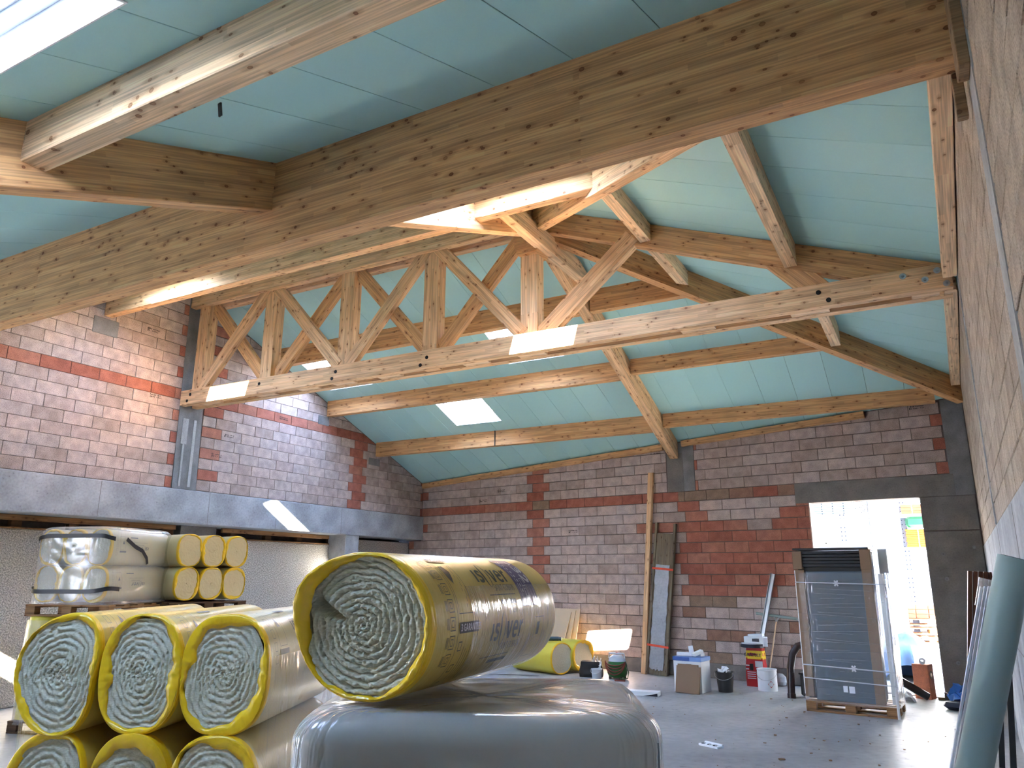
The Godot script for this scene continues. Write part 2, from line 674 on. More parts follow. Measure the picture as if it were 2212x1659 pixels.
func build_shell():
	# ---- floor
	var st := begin()
	slab(st, rect(LX - 1.1, -3.2, 0.9, 17.0), Transform3D(Basis(Vector3.RIGHT, -PI / 2), Vector3.ZERO), -0.2, 0.0)
	var fl := part("floor", st, M.floor, self, Vector3.ZERO, "bare dusty concrete floor of the hall")
	fl.set_meta("kind", "structure")

	# ---- back wall
	var wb := struct_node("wall_back", "pale and red blockwork wall with the doorway at the end of the hall", "", Transform3D(Basis(BU, Vector3.UP, BN), BO))
	var top := func(u: float) -> float: return roof_far(BO.z + u * BU.z) - 0.02
	# body with the doorway cut out
	st = begin()
	slab(st, poly([[-1.2, 0], [9.77, 0], [9.77, 3.2], [11.60, 3.2], [11.60, 0], [12.9, 0], [12.9, top.call(12.9) + 0.03], [-1.2, top.call(-1.2) + 0.03]]), Transform3D(), -0.28, -0.012)
	part("core", st, M.mortar, wb)
	var hb := 0.2062
	var yb := 0.267
	var left := poly([[-0.45, yb], [9.77, yb], [9.77, 3.2], [9.54, 3.2], [9.54, 3.36], [7.59, 3.36], [7.2, 3.36], [7.2, 3.566], [6.96, 3.566], [6.96, top.call(6.96)], [0, top.call(0.0)], [0, 2.74], [-0.45, 2.74], [-0.45, yb]])
	var right := poly([[7.2, 3.36], [9.54, 3.36], [9.54, 3.566], [12.1, 3.566], [12.1, top.call(12.1)], [7.59, top.call(7.59)], [7.59, 3.566], [7.2, 3.566]])
	lay_blocks(wb, [left, right], yb, hb, 23, -0.5, 12.4, 0.475,
		func(k): return (3.37 if k % 2 == 0 else 3.53) if k != 15 else 3.53,
		func(k, p):
			if p.x < 7.0 and p.x > 3.3 and p.x < 4.05 and k >= 2:
				var a := 3.37 if k % 2 == 0 else 3.53
				if p.x > a and p.x < a + 0.475:
					return "brown0" if k == 15 else pick(RED)
			if k == 15:
				return pick(RED) if p.x < 7.2 or absf(p.x - 8.9) < 0.22 else pick(BROWN)
			if p.x > 7.2 and p.y < 3.36 and k >= 6:
				var lo: float = 7.05 + (0.0 if k < 13 else (k - 12) * 0.12)
				if k == 14:
					return pick(RED) if p.x < 7.65 or p.x > 9.5 else pick(PALE)
				if k == 13:
					return pick(RED) if p.x < 7.8 or p.x > 9.05 else pick(PALE)
				if k == 12:
					return "pale3" if absf(p.x - 8.78) < 0.25 else pick(RED)
				if p.x > lo and not (k == 6 and p.x > 8.85):
					return pick(RED)
			if (k == 12 or k == 9) and p.x > 6.45 and p.x < 7.2:
				return pick(RED)
			if k < 6 and p.x > 7.1 and rng.randf() < 0.28:
				return pick(BROWN)
			if p.y > 3.5 and k % 2 == 0 and (absf(p.x - 7.7) < 0.14 or absf(p.x - 12.0) < 0.13):
				return pick(RED)
			if p.x < 0.4 - (0.45 if k < 12 else 0.0) and k % 2 == 1:
				return pick(RED)
			if p.y > 3.5 and p.x > 7.5:
				return pick(["pale1", "pale3", "pale3", "pale2"])
			return pick(PALE))
	for a in [Vector2(2.62, 3.87), Vector2(2.05, 3.66), Vector2(4.65, 2.84), Vector2(6.75, 4.42), Vector2(11.75, 4.75)]:
		stamp(wb, a)
	# cast parts: plinth, corbel pier under the rafter, lintel, right pier
	st = begin()
	slab(st, rect(-0.45, 0, 9.77, yb), Transform3D(), -0.05, 0.012, 0.01)
	part("plinth", st, M.plinth, wb)
	st = begin()
	slab(st, poly([[6.98, 3.566], [7.34, 3.566], [7.34, 4.36], [6.99, 4.36]]), Transform3D(), -0.05, 0.006)
	part("corbel", st, M.concrete_dark, wb)
	st = begin()
	slab(st, poly([[7.34, 3.566], [7.58, 3.566], [7.58, top.call(7.58)], [7.04, top.call(7.04)], [6.99, 4.36], [7.34, 4.36]]), Transform3D(), -0.05, 0.002)
	part("corbel", st, M.concrete_grey, wb)
	st = begin()
	slab(st, poly([[9.545, 3.2], [9.77, 3.2], [11.60, 3.2], [12.15, 3.2], [12.15, 3.56], [9.545, 3.566]]), Transform3D(), -0.05, 0.01, 0.006)
	part("lintel", st, M.concrete_dark, wb)
	st = begin()
	slab(st, poly([[11.61, 0], [12.42, 0], [12.42, 2.62], [11.61, 2.62]]), Transform3D(), -0.05, 0.012, 0.006)
	part("pier", st, M.concrete_dark, wb)
	st = begin()
	slab(st, poly([[11.61, 2.635], [12.42, 2.635], [12.42, 3.195], [11.61, 3.195]]), Transform3D(), -0.05, 0.01, 0.006)
	part("pier", st, M.concrete_dark, wb)
	st = begin()
	slab(st, poly([[12.1, 3.2], [12.43, 3.2], [12.43, top.call(12.4)], [12.1, top.call(12.1)]]), Transform3D(), -0.05, 0.004)
	part("pier", st, M.concrete_grey, wb)
	st = begin()
	for y in [0.55, 1.85, 2.25]:
		for u in [11.85, 12.3]:
			var cc := Transform3D(Basis(Vector3.RIGHT, PI / 2), Vector3(u, y + (0.1 if u > 12 else 0.0), 0.006))
			var s2 := begin()
			lathe(s2, [Vector2(0.0, 0.012), Vector2(0.03, 0.012), Vector2(0.036, 0.0)], 10)
			st.append_from(s2.commit(), 0, cc)
	part("cone_plug", st, M.concrete_grey, wb)
	# reveals of the doorway
	st = begin()
	slab(st, poly([[9.765, 0], [9.785, 0], [9.785, 3.2], [9.765, 3.2]]), Transform3D(), -0.285, 0.002)
	part("reveal", st, M.pale0, wb)
	# door sill
	st = begin()
	box(st, Vector3(10.69, 0.0, -0.14), Vector3(1.84, 0.03, 0.3))
	part("sill", st, M.plinth, wb)

	# ---- left wall: frame with x along -z (mirrored by zs)
	var wl := struct_node("wall_left", "tall blockwork gable wall standing on a concrete beam", "", Transform3D(Basis(Vector3(0, 0, -1), Vector3.UP, Vector3(1, 0, 0)), Vector3(LX, 0, 0)))
	st = begin()
	slab(st, zs(poly([[-16.5, 2.8], [1.9, 2.8], [3.1, 2.3], [3.1, roof_near(3.1)], [RZ, RIDGE], [-16.5, roof_far(-16.5)]])), Transform3D(), -0.3, -0.012)
	slab(st, zs(rect(-17.0, 0, LEFT_Z, 2.9)), Transform3D(), -1.05, -0.82)
	part("core", st, M.mortar, wl)
	var tl := func(z: float) -> float: return (roof_far(z) if z < RZ else roof_near(z)) - 0.02
	var l1 := zs(poly([[-16.14, 3.36], [-9.12, 3.36], [-9.12, tl.call(-9.12)], [-16.14, tl.call(-16.14)]]))
	var l2 := zs(poly([[-8.6, 3.36], [2.6, 3.36], [2.6, tl.call(2.6)], [-8.6, tl.call(-8.6)]]))
	lay_blocks(wl, [l1, l2], 3.36, 0.1985, 19, -2.6, 16.2, 0.475,
		func(k): return 13.215 if k % 2 == 0 else 13.365,
		func(k, p):
			p = Vector2(-p.x, p.y)
			if k == 8:
				return pick(RED)
			if p.x > -13.9 and p.x < -13.2 and p.y < 4.95:
				var a := -13.69 if k % 2 == 0 else -13.84
				if p.x > a and p.x < a + 0.475:
					return pick(RED)
			if p.x > -9.4 and p.x < -9.1 and k % 2 == 1:
				return pick(RED)
			if p.x > -8.62 and p.x < -8.35 and k % 2 == 0:
				return pick(RED)
			if p.x < -15.95 and k % 2 == 0:
				return pick(RED)
			if k > 12 and p.x < -9.0 and rng.randf() < 0.3:
				return pick(RED)
			return pick(PALE))
	for a in [Vector2(-9.75, 4.46), Vector2(-9.5, 4.05), Vector2(-11.1, 5.05), Vector2(-7.9, 6.05), Vector2(-8.1, 4.9)]:
		stamp(wl, Vector2(-a.x, a.y))
	# concrete column at mid wall with two cast-in rails
	st = begin()
	slab(st, zs(poly([[-9.11, 3.36], [-8.61, 3.36], [-8.56, 7.0], [-9.03, 6.93]])), Transform3D(), -0.05, 0.012)
	part("column", st, M.concrete_grey, wl)
	st = begin()
	slab(st, zs(poly([[-8.76, 3.40], [-8.72, 3.40], [-8.72, 4.15], [-8.68, 4.15], [-8.68, 4.62], [-8.80, 4.62], [-8.80, 4.15], [-8.76, 4.15]])), Transform3D(), 0.012, 0.024, 0.003)
	part("rail", st, M.concrete_pale, wl)
	st = begin()
	slab(st, zs(rect(-8.97, 3.40, -8.91, 4.62)), Transform3D(), 0.012, 0.024, 0.003)
	part("rail", st, M.concrete_pale, wl)
	# long beam
	st = begin()
	slab(st, zs(rect(-16.2, 2.76, 1.0, 3.35)), Transform3D(), -0.82, 0.05, 0.012)
	part("ledge_beam", st, M.concrete, wl)
	st = begin()
	for z in [-13.0, -11.05, -9.4, -7.3]:
		slab(st, zs(rect(z - 0.004, 2.765, z + 0.004, 3.34)), Transform3D(), 0.045, 0.0508)
	part("board_seam", st, M.concrete_dark, wl)
	# set back below the beam: rough sprayed panels and a post
	st = begin()
	slab(st, zs(rect(-13.40, 0, LEFT_Z, 2.55)), Transform3D(), -0.82, -0.445, 0.02)
	part("rough_panel", st, M.roughcast, wl)
	st = begin()
	slab(st, zs(rect(-16.35, 0, -14.15, 2.70)), Transform3D(), -0.82, -0.445, 0.01)
	part("rough_panel", st, M.roughcast, wl)
	st = begin()
	slab(st, zs(rect(-13.66, 0, -13.20, 2.76)), Transform3D(), -0.5, 0.03, 0.01)
	part("post", st, M.concrete_pale, wl)
	st = begin()
	slab(st, zs(rect(-13.50, 0, -13.43, 2.76)), Transform3D(), -0.5, -0.42, 0.004)
	part("rail", st, M.steel, wl)
	st = begin()
	slab(st, zs(rect(-10.05, 2.55, -9.25, 2.76)), Transform3D(), -0.82, -0.46, 0.006)
	part("bearing_pad", st, M.concrete_grey, wl)
	# bearing pads of the purlins
	for p in [[-7.03, 5.86, 0.44, 0.28], [-12.28, 5.22, 0.34, 0.2], [-14.1, 4.53, 0.42, 0.17]]:
		st = begin()
		slab(st, zs(rect(p[0] - p[2] * 0.5, p[1] - p[3] * 0.5, p[0] + p[2] * 0.5, p[1] + p[3] * 0.5)), Transform3D(), -0.05, 0.008, 0.006)
		part("bearing_pad", st, M.concrete_grey, wl)

	# ---- right wall
	var ax := Vector3(-0.0305, 0, 1).normalized()
	var wr := struct_node("wall_right", "block wall close beside the camera with a concrete base", "", Transform3D(Basis(ax, Vector3.UP, ax.cross(Vector3.UP).normalized()), Vector3(0.764, 0, -14.43)))
	# drawn with x negative towards the camera, mirrored by zs
	st = begin()
	slab(st, zs(poly([[0.4, 0], [0.4, 4.8], [-0.6, 5.06], [-10.4, 5.1], [-17.2, 2.6], [-17.2, 0]])), Transform3D(), -0.3, -0.012)
	part("core", st, M.mortar, wr)
	lay_blocks(wr, [zs(poly([[0.0, 2.38], [0.0, 4.84], [-0.55, 5.02], [-10.55, 5.02], [-10.55, 2.38]])), zs(poly([[-10.8, 2.38], [-10.8, 5.0], [-13.5, 4.0], [-15.5, 3.2], [-15.5, 2.38]]))], 2.38, 0.2, 14, -0.1, 15.5, 0.475,
		func(k): return 0.1 if k % 2 == 0 else 0.33,
		func(k, p): return pick(["side0", "side0", "side1"]))
	st = begin()
	slab(st, zs(rect(-15.5, 0, 0.02, 2.375)), Transform3D(), -0.05, 0.008, 0.006)
	part("concrete_base", st, M.concrete, wr)
	st = begin()
	for x in [-2.9, -6.0, -8.6]:
		slab(st, zs(rect(x - 0.006, 0.0, x + 0.006, 2.36)), Transform3D(), 0.005, 0.0095)
	slab(st, zs(rect(-15.0, 1.29, 0.0, 1.30)), Transform3D(), 0.005, 0.0095)
	part("board_seam", st, M.concrete_dark, wr)
	st = begin()
	slab(st, zs(rect(-10.80, 2.38, -10.55, 4.95)), Transform3D(), -0.05, 0.006)
	part("column", st, M.concrete_pale, wr)
	st = begin()
	slab(st, zs(rect(-5.85, 2.38, -5.78, 5.0)), Transform3D(), -0.05, 0.012)
	part("column", st, M.concrete_pale, wr)

	# ---- rear wall behind the camera, with the wide vehicle opening that lights the hall
	var wz := 2.7
	var wn := struct_node("wall_rear", "rear wall behind the camera")
	st = begin()
	slab(st, poly([[LX - 1.1, 0], [REAR_X0, 0], [REAR_X0, 2.2], [REAR_X1, 2.2], [REAR_X1, 0], [0.6, 0], [0.6, 2.75], [LX - 1.1, 2.75]]) if REAR_X1 > REAR_X0 else rect(LX - 1.1, 0, 0.6, 2.75), Transform3D(Basis(), Vector3(0, 0, wz)), 0.0, 0.25)
	part("core", st, M.pale1, wn)

	build_roof()

const LEFT_Z := 0.4
const REAR_X0 := -9.5
const REAR_X1 := -9.5

# frame of a roof plane: x across, y up the slope, z into the hall
func build_roof():
	var up := sqrt(1.0 + PITCH * PITCH)
	# far slope
	var tf := Transform3D(Basis(Vector3.RIGHT, Vector3(0, PITCH, 1) / up, Vector3(0, -1, PITCH) / up), Vector3(0, RIDGE, RZ))
	# near slope: y runs down from the ridge
	var tn := Transform3D(Basis(Vector3.RIGHT, Vector3(0, -PITCH, 1) / up, Vector3(0, -1, -PITCH) / up), Vector3(0, RIDGE, RZ))
	# hip end: x along z, y up towards the ridge
	var th := Transform3D(Basis(Vector3(0, 0, 1), Vector3(-1, PITCH, 0) / up, Vector3(-PITCH, -1, 0) / up), Vector3(HX, RIDGE, RZ))
	var far := poly([[LX - 0.3, 0], [HX, 0], [HX + 6.0, -6.0 * up], [HX + 6.0, -8.2 * up], [LX - 0.3, -8.2 * up]])
	var near := poly([[LX - 0.3, 0], [LX - 0.3, 11.9 * up], [HX + 6.0, 11.9 * up], [HX + 6.0, 6.0 * up], [HX, 0]])
	var hip := poly([[0, 0], [-6.0, -6.0 * up], [6.0, -6.0 * up]])
	# skylights: x, z of the lower edge, z of the upper edge
	var fw := [[-8.98, -13.76, -12.82], [-6.66, -11.98, -10.98], [-11.12, -11.98, -10.98]]
	var nw := [[-10.30, -5.78, -6.71], [-4.22, -5.78, -6.71], [-3.95, -0.55, -1.58], [-11.15, -0.40, -0.95]]
	var fh := []
	for s in fw:
		fh.append(rect(s[0], (s[1] - RZ) * up, s[0] + 1.17, (s[2] - RZ) * up))
	var nh := []
	for s in nw:
		nh.append(rect(s[0], (s[2] - RZ) * up, s[0] + 1.17, (s[1] - RZ) * up))
	roof_plane("ceiling", "pale green ceiling boards of the far roof slope", tf, far, fh, -7.55, 0.575, LX - 0.3, HX + 6.0)
	roof_plane("ceiling", "pale green ceiling boards of the near roof slope above the big beam", tn, near, nh, -3.45, 0.59, LX - 0.3, HX + 6.0)
	roof_plane("ceiling", "pale green ceiling boards of the hip end over the right wall", th, hip, [], 6.147 - 3.5 - 0.05, 0.575, -6.0, 6.0)
	var n := 0
	for h in fh:
		skylight(tf, h, n)
		n += 1
	for h in nh:
		skylight(tn, h, n)
		n += 1

func roof_plane(called: String, label: String, t: Transform3D, outline: PackedVector2Array, holes: Array, x0: float, step: float, xmin: float, xmax: float) -> void:
	var node := struct_node(called, label, "", t)
	var deck := begin()
	var x := x0
	while x > xmin:
		x -= step
	while x < xmax:
		for pass_ in 2:
			var g := 0.0022 if pass_ == 0 else 0.0
			var strip := rect(x + g, -14.0, x + step - g, 14.0)
			var pieces: Array = []
			pieces.append_array(Geometry2D.intersect_polygons(strip, outline))
			for h in holes:
				var next: Array = []
				for p in pieces:
					next.append_array(Geometry2D.clip_polygons(p, h))
				pieces = next
			for p in pieces:
				if pass_ == 0:
					var st := begin()
					slab(st, p, Transform3D(), -0.02, 0.0, 0.002)
					part("board", st, M["board%d" % rng.randi_range(0, 2)], node)
				else:
					slab(deck, p, Transform3D(), -0.02, -0.15)
					slab(deck, p, Transform3D(), -0.15, -0.012)
		x += step
	part("deck", deck, M.deck, node)

func skylight(t: Transform3D, h: PackedVector2Array, n: int) -> void:
	var lo: Vector2 = h[0]
	var hi: Vector2 = h[2]
	var node := struct_node("window_%d" % (n + 1), "", "", t)
	var st := begin()
	var th := 0.012
	var d := -0.26
	# splayed lining
	for s in [[lo.x, lo.y, lo.x + th, hi.y], [hi.x - th, lo.y, hi.x, hi.y], [lo.x + th, lo.y, hi.x - th, lo.y + th], [lo.x + th, hi.y - th, hi.x - th, hi.y]]:
		slab(st, rect(s[0], s[1], s[2], s[3]), Transform3D(), d, 0.004)
	part("lining", st, M.white, node)
	st = begin()
	var f := 0.07
	for s in [[lo.x + th, lo.y + th, lo.x + f, hi.y - th], [hi.x - f, lo.y + th, hi.x - th, hi.y - th], [lo.x + f, lo.y + th, hi.x - f, lo.y + f + 0.03], [lo.x + f, hi.y - f, hi.x - f, hi.y - th]]:
		slab(st, rect(s[0], s[1], s[2], s[3]), Transform3D(), -0.21, -0.15, 0.004)
	part("window_frame", st, M.frame_grey, node)
	st = begin()
	for s in [[lo.x + f, lo.y + f + 0.03, lo.x + f + 0.035, hi.y - f], [hi.x - f - 0.035, lo.y + f + 0.03, hi.x - f, hi.y - f], [lo.x + f, lo.y + f + 0.03, hi.x - f, lo.y + f + 0.075], [lo.x + f, hi.y - f - 0.035, hi.x - f, hi.y - f]]:
		slab(st, rect(s[0], s[1], s[2], s[3]), Transform3D(), -0.24, -0.18, 0.004)
	part("sash", st, M.white, node)
	st = begin()
	slab(st, rect(lo.x + f + 0.03, lo.y + f + 0.07, hi.x - f - 0.03, hi.y - f - 0.03), Transform3D(), -0.225, -0.221)
	part("pane", st, M.glass, node)

# ---------------------------------------------------------------- the timber roof

# a beam along x whose top follows the roof: front face at z0, back face at z1
func along_x(st: SurfaceTool, x0: float, x1: float, z0: float, z1: float, yb: float, f: Callable) -> void:
	var b := 0.006
	var pts := [Vector2(z0, yb + b), Vector2(z0, f.call(z0)), Vector2(z1, f.call(z1)), Vector2(z1, yb + b), Vector2(z1 - b * signf(z1 - z0), yb), Vector2(z0 + b * signf(z1 - z0), yb)]
	var a := []
	var c := []
	for p in pts:
		a.append(Vector3(x0, p.y, p.x))
		c.append(Vector3(x1, p.y, p.x))
	loft(st, a, c, rng.randf() * 3.0, rng.randf() * 0.8)

func along_z(st: SurfaceTool, z0: float, z1: float, x0: float, x1: float, depth: float, f: Callable) -> void:
	# a beam down a slope between two planes of constant x; plumb cut ends
	var a := []
	var c := []
	var b := 0.006
	for p in [[x0, b], [x0, 9.0], [x1, 9.0], [x1, b], [x1 - b, 0.0], [x0 + b, 0.0]]:
		for e in [[z0, a], [z1, c]]:
			var top: float = f.call(e[0])
			e[1].append(Vector3(p[0], top if p[1] > 1.0 else top - depth + p[1], e[0]))
	loft(st, a, c, rng.randf() * 3.0, rng.randf() * 0.8)

func timber(called: String, label: String, category: String, st: SurfaceTool, m: Material, group := "") -> MeshInstance3D:
	var o := part(called, st, m, self, Vector3.ZERO, label)
	o.set_meta("category", category)
	if group != "":
		o.set_meta("group", group)
	return o

func build_timber():
	var st := begin()
	var far := func(z): return roof_far(z) + 0.005
	var near := func(z): return roof_near(z) + 0.005
	var up := Vector3.UP
	# far slope
	for e in [["purlin", "upper far purlin left of the main rafter, seen through the lattice truss", -11.52, -4.53, -10.5, 5.995, "wood_warm"],
			["purlin", "middle far purlin left of the main rafter, just above the lower skylight", -11.52, -4.53, -12.33, 5.325, "wood_warm"],
			["purlin", "lowest far purlin left of the main rafter, below the lower skylight", -11.52, -4.53, -14.1, 4.66, "wood_warm"],
			["purlin", "short upper far purlin between the main rafter and the far hip rafter", -4.35, -2.66, -10.5, 5.995, "wood_warm"],
			["purlin", "middle far purlin between the main rafter and the far hip rafter", -4.35, -0.95, -12.33, 5.40, "wood_warm"],
			["purlin", "lowest far purlin right of the main rafter, resting on the back wall", -4.35, 0.36, -14.1, 4.73, "wood_warm"]]:
		st = begin()
		along_x(st, e[2], e[3], e[4], e[4] - 0.14, e[5], far)
		timber(e[0], e[1], "beam", st, M[e[6]], "purlins of the far slope")
	# near slope
	st = begin()
	along_x(st, -11.53, 0.42, -3.87, -4.04, 4.43, near)
	timber("purlin", "very deep brown glulam beam crossing the whole picture up to the right wall", "beam", st, M.wood_warm)
	st = begin()
	along_x(st, -11.53, -4.53, -6.96, -7.1, 6.03, near)
	timber("purlin", "near purlin with its left end on a grey wall pad, half behind the deep beam", "beam", st, M.wood)
	st = begin()
	along_x(st, -4.35, -2.66, -6.96, -7.1, 6.06, near)
	timber("purlin", "short yellowish beam from near rafter to near hip rafter, just under the deep beam", "beam", st, M.wood)
	st = begin()
	along_x(st, -4.35, 0.38, -2.0, -2.15, 4.21, near)
	timber("purlin", "pale square beam at the upper left, nearest to the camera", "beam", st, M.wood_pale)
	# main rafters on the line of the king post
	st = begin()
	along_z(st, -8.95, -15.12, -4.55, -4.37, 0.37, far)
	timber("rafter", "main far rafter from the roof hub down to the grey corbel in the back wall", "beam", st, M.wood)
	st = begin()
	slab(st, poly([[7.30, 6.33], [10.12, 6.33], [10.12, 6.48], [9.80, 6.60], [7.62, 6.60], [7.30, 6.47]]), Transform3D(Basis(Vector3(0, 0, -1), Vector3.UP, Vector3.RIGHT), Vector3.ZERO), -4.365, -4.215, 0.005)
	timber("collar_beam", "short level timber bolted across the rafters at the roof hub, pointing down to the right", "beam", st, M.wood_pale)
	st = begin()
	along_z(st, -4.04, -8.62, -4.53, -4.35, 0.44, near)
	timber("rafter", "pale sunlit rafter from the roof hub to the deep beam", "beam", st, M.wood)
	st = begin()
	along_z(st, 2.4, -3.87, -4.53, -4.35, 0.43, near)
	timber("rafter", "brown rafter with large knots at the left edge, under the pale square beam", "beam", st, M.wood_warm)
	# hips
	for e in [["far", -1.0, 0.72, "far hip rafter running down to the right end of the back wall"], ["near", 1.0, 0.52, "near hip rafter running from the hub to the underside of the deep beam"]]:
		st = begin()
		var xe: float = e[2] if e[0] == "far" else -0.15
		var a := Vector3(HX + 0.1, RIDGE - PITCH * 0.1, RZ + e[1] * 0.1)
		var b := Vector3(xe, roof_hip(xe), RZ + e[1] * (xe - HX))
		var side := Vector3(1, 0, -e[1]).normalized() * 0.075
		var ra := []
		var rb := []
		for q in [[1, 0.0], [1, -0.385], [-1, -0.385], [-1, 0.0]]:
			ra.append(a + side * q[0] + up * (q[1] - 0.012))
			rb.append(b + side * q[0] + up * (q[1] - 0.012))
		loft(st, ra, rb, 0.4, 0.3)
		timber("hip_rafter", e[3], "beam", st, M.wood_warm if e[0] == "far" else M.wood)
	# purlins of the hip end
	for e in [[-0.98, -5.35, -8.68, 0.29, "long pale purlin of the hip end above the right part of the truss"], [-0.85, -8.85, -12.1, 0.29, "short purlin of the hip end below the truss chord, ending on the far hip rafter"],
			[-2.72, -7.1, -8.68, 0.24, "upper purlin of the hip end between the near hip rafter and the truss"], [-2.72, -8.85, -10.45, 0.24, "upper purlin of the hip end between the truss and the far hip rafter"]]:
		st = begin()
		var x1: float = e[0]
		var x0: float = x1 - 0.14
		var ra := []
		var rb := []
		for q in [[x0, roof_hip(x0)], [x1, roof_hip(x1)], [x1, roof_hip(x1) - e[3]], [x0, roof_hip(x1) - e[3]]]:
			ra.append(Vector3(q[0], q[1], e[1]))
			rb.append(Vector3(q[0], q[1], e[2]))
		loft(st, ra, rb, rng.randf() * 3.0, rng.randf())
		timber("purlin", e[4], "beam", st, M.wood_pale, "purlins of the hip end")

	build_truss()

	# wall plates
	st = begin()
	var T := Transform3D(Basis(BU, up, BN), BO)
	bar(st, T * Vector3(0.05, 4.148, 0.05), T * Vector3(6.93, 4.51, 0.05), 0.09, 0.13)
	timber("wall_plate", "long thin plate on top of the back wall left of the corbel", "beam", st, M.wood_warm)
	st = begin()
	bar(st, T * Vector3(7.36, 4.54, 0.05), T * Vector3(10.9, 4.72, 0.05), 0.09, 0.12)
	timber("wall_plate", "wall plate on the back wall right of the corbel, under the lowest purlin", "beam", st, M.wood_warm)
	for e in [[-4.1, -8.5, "right wall plate between the deep beam and the truss"], [-8.98, -13.75, "right wall plate between the truss and the far hip rafter"]]:
		st = begin()
		for k in 1:
			var xa: float = 0.764 - 0.0305 * (e[0] + 14.43)
			var xb: float = 0.764 - 0.0305 * (e[1] + 14.43)
			bar(st, Vector3(xa - 0.075, 4.99, e[0]), Vector3(xb - 0.075, 4.98, e[1]), 0.13, 0.15)
		timber("wall_plate", "rough timber %s" % e[2], "beam", st, M.wood_pale)
	st = begin()
	box(st, Vector3(0.405, 4.72, -3.72), Vector3(0.05, 1.0, 0.16))
	timber("bearing_board", "dark upright board between the end of the deep beam and the right wall", "board", st, M.wood_old)
	st = begin()
	box(st, Vector3(0.40, 4.27, -4.0), Vector3(0.05, 0.26, 0.05))
	timber("wedge", "small timber wedge under the end of the deep beam at the right wall", "wedge", st, M.wood_old)
	# a bracket on the lowest purlin, and the torn strip hanging from the ceiling
	st = begin()
	box(st, Vector3(-8.18, 4.83, -14.088), Vector3(0.025, 0.34, 0.012))
	timber("metal_strap", "small grey strap nailed upright to the lowest far purlin", "strap", st, M.bolt)
	st = begin()
	box(st, Vector3(-3.47, 4.63, -2.62), Vector3(0.03, 0.10, 0.012), Basis(Vector3.BACK, 0.2))
	timber("torn_strip", "torn grey scrap hanging from a ceiling joint by the pale square beam", "scrap", st, M.bolt)

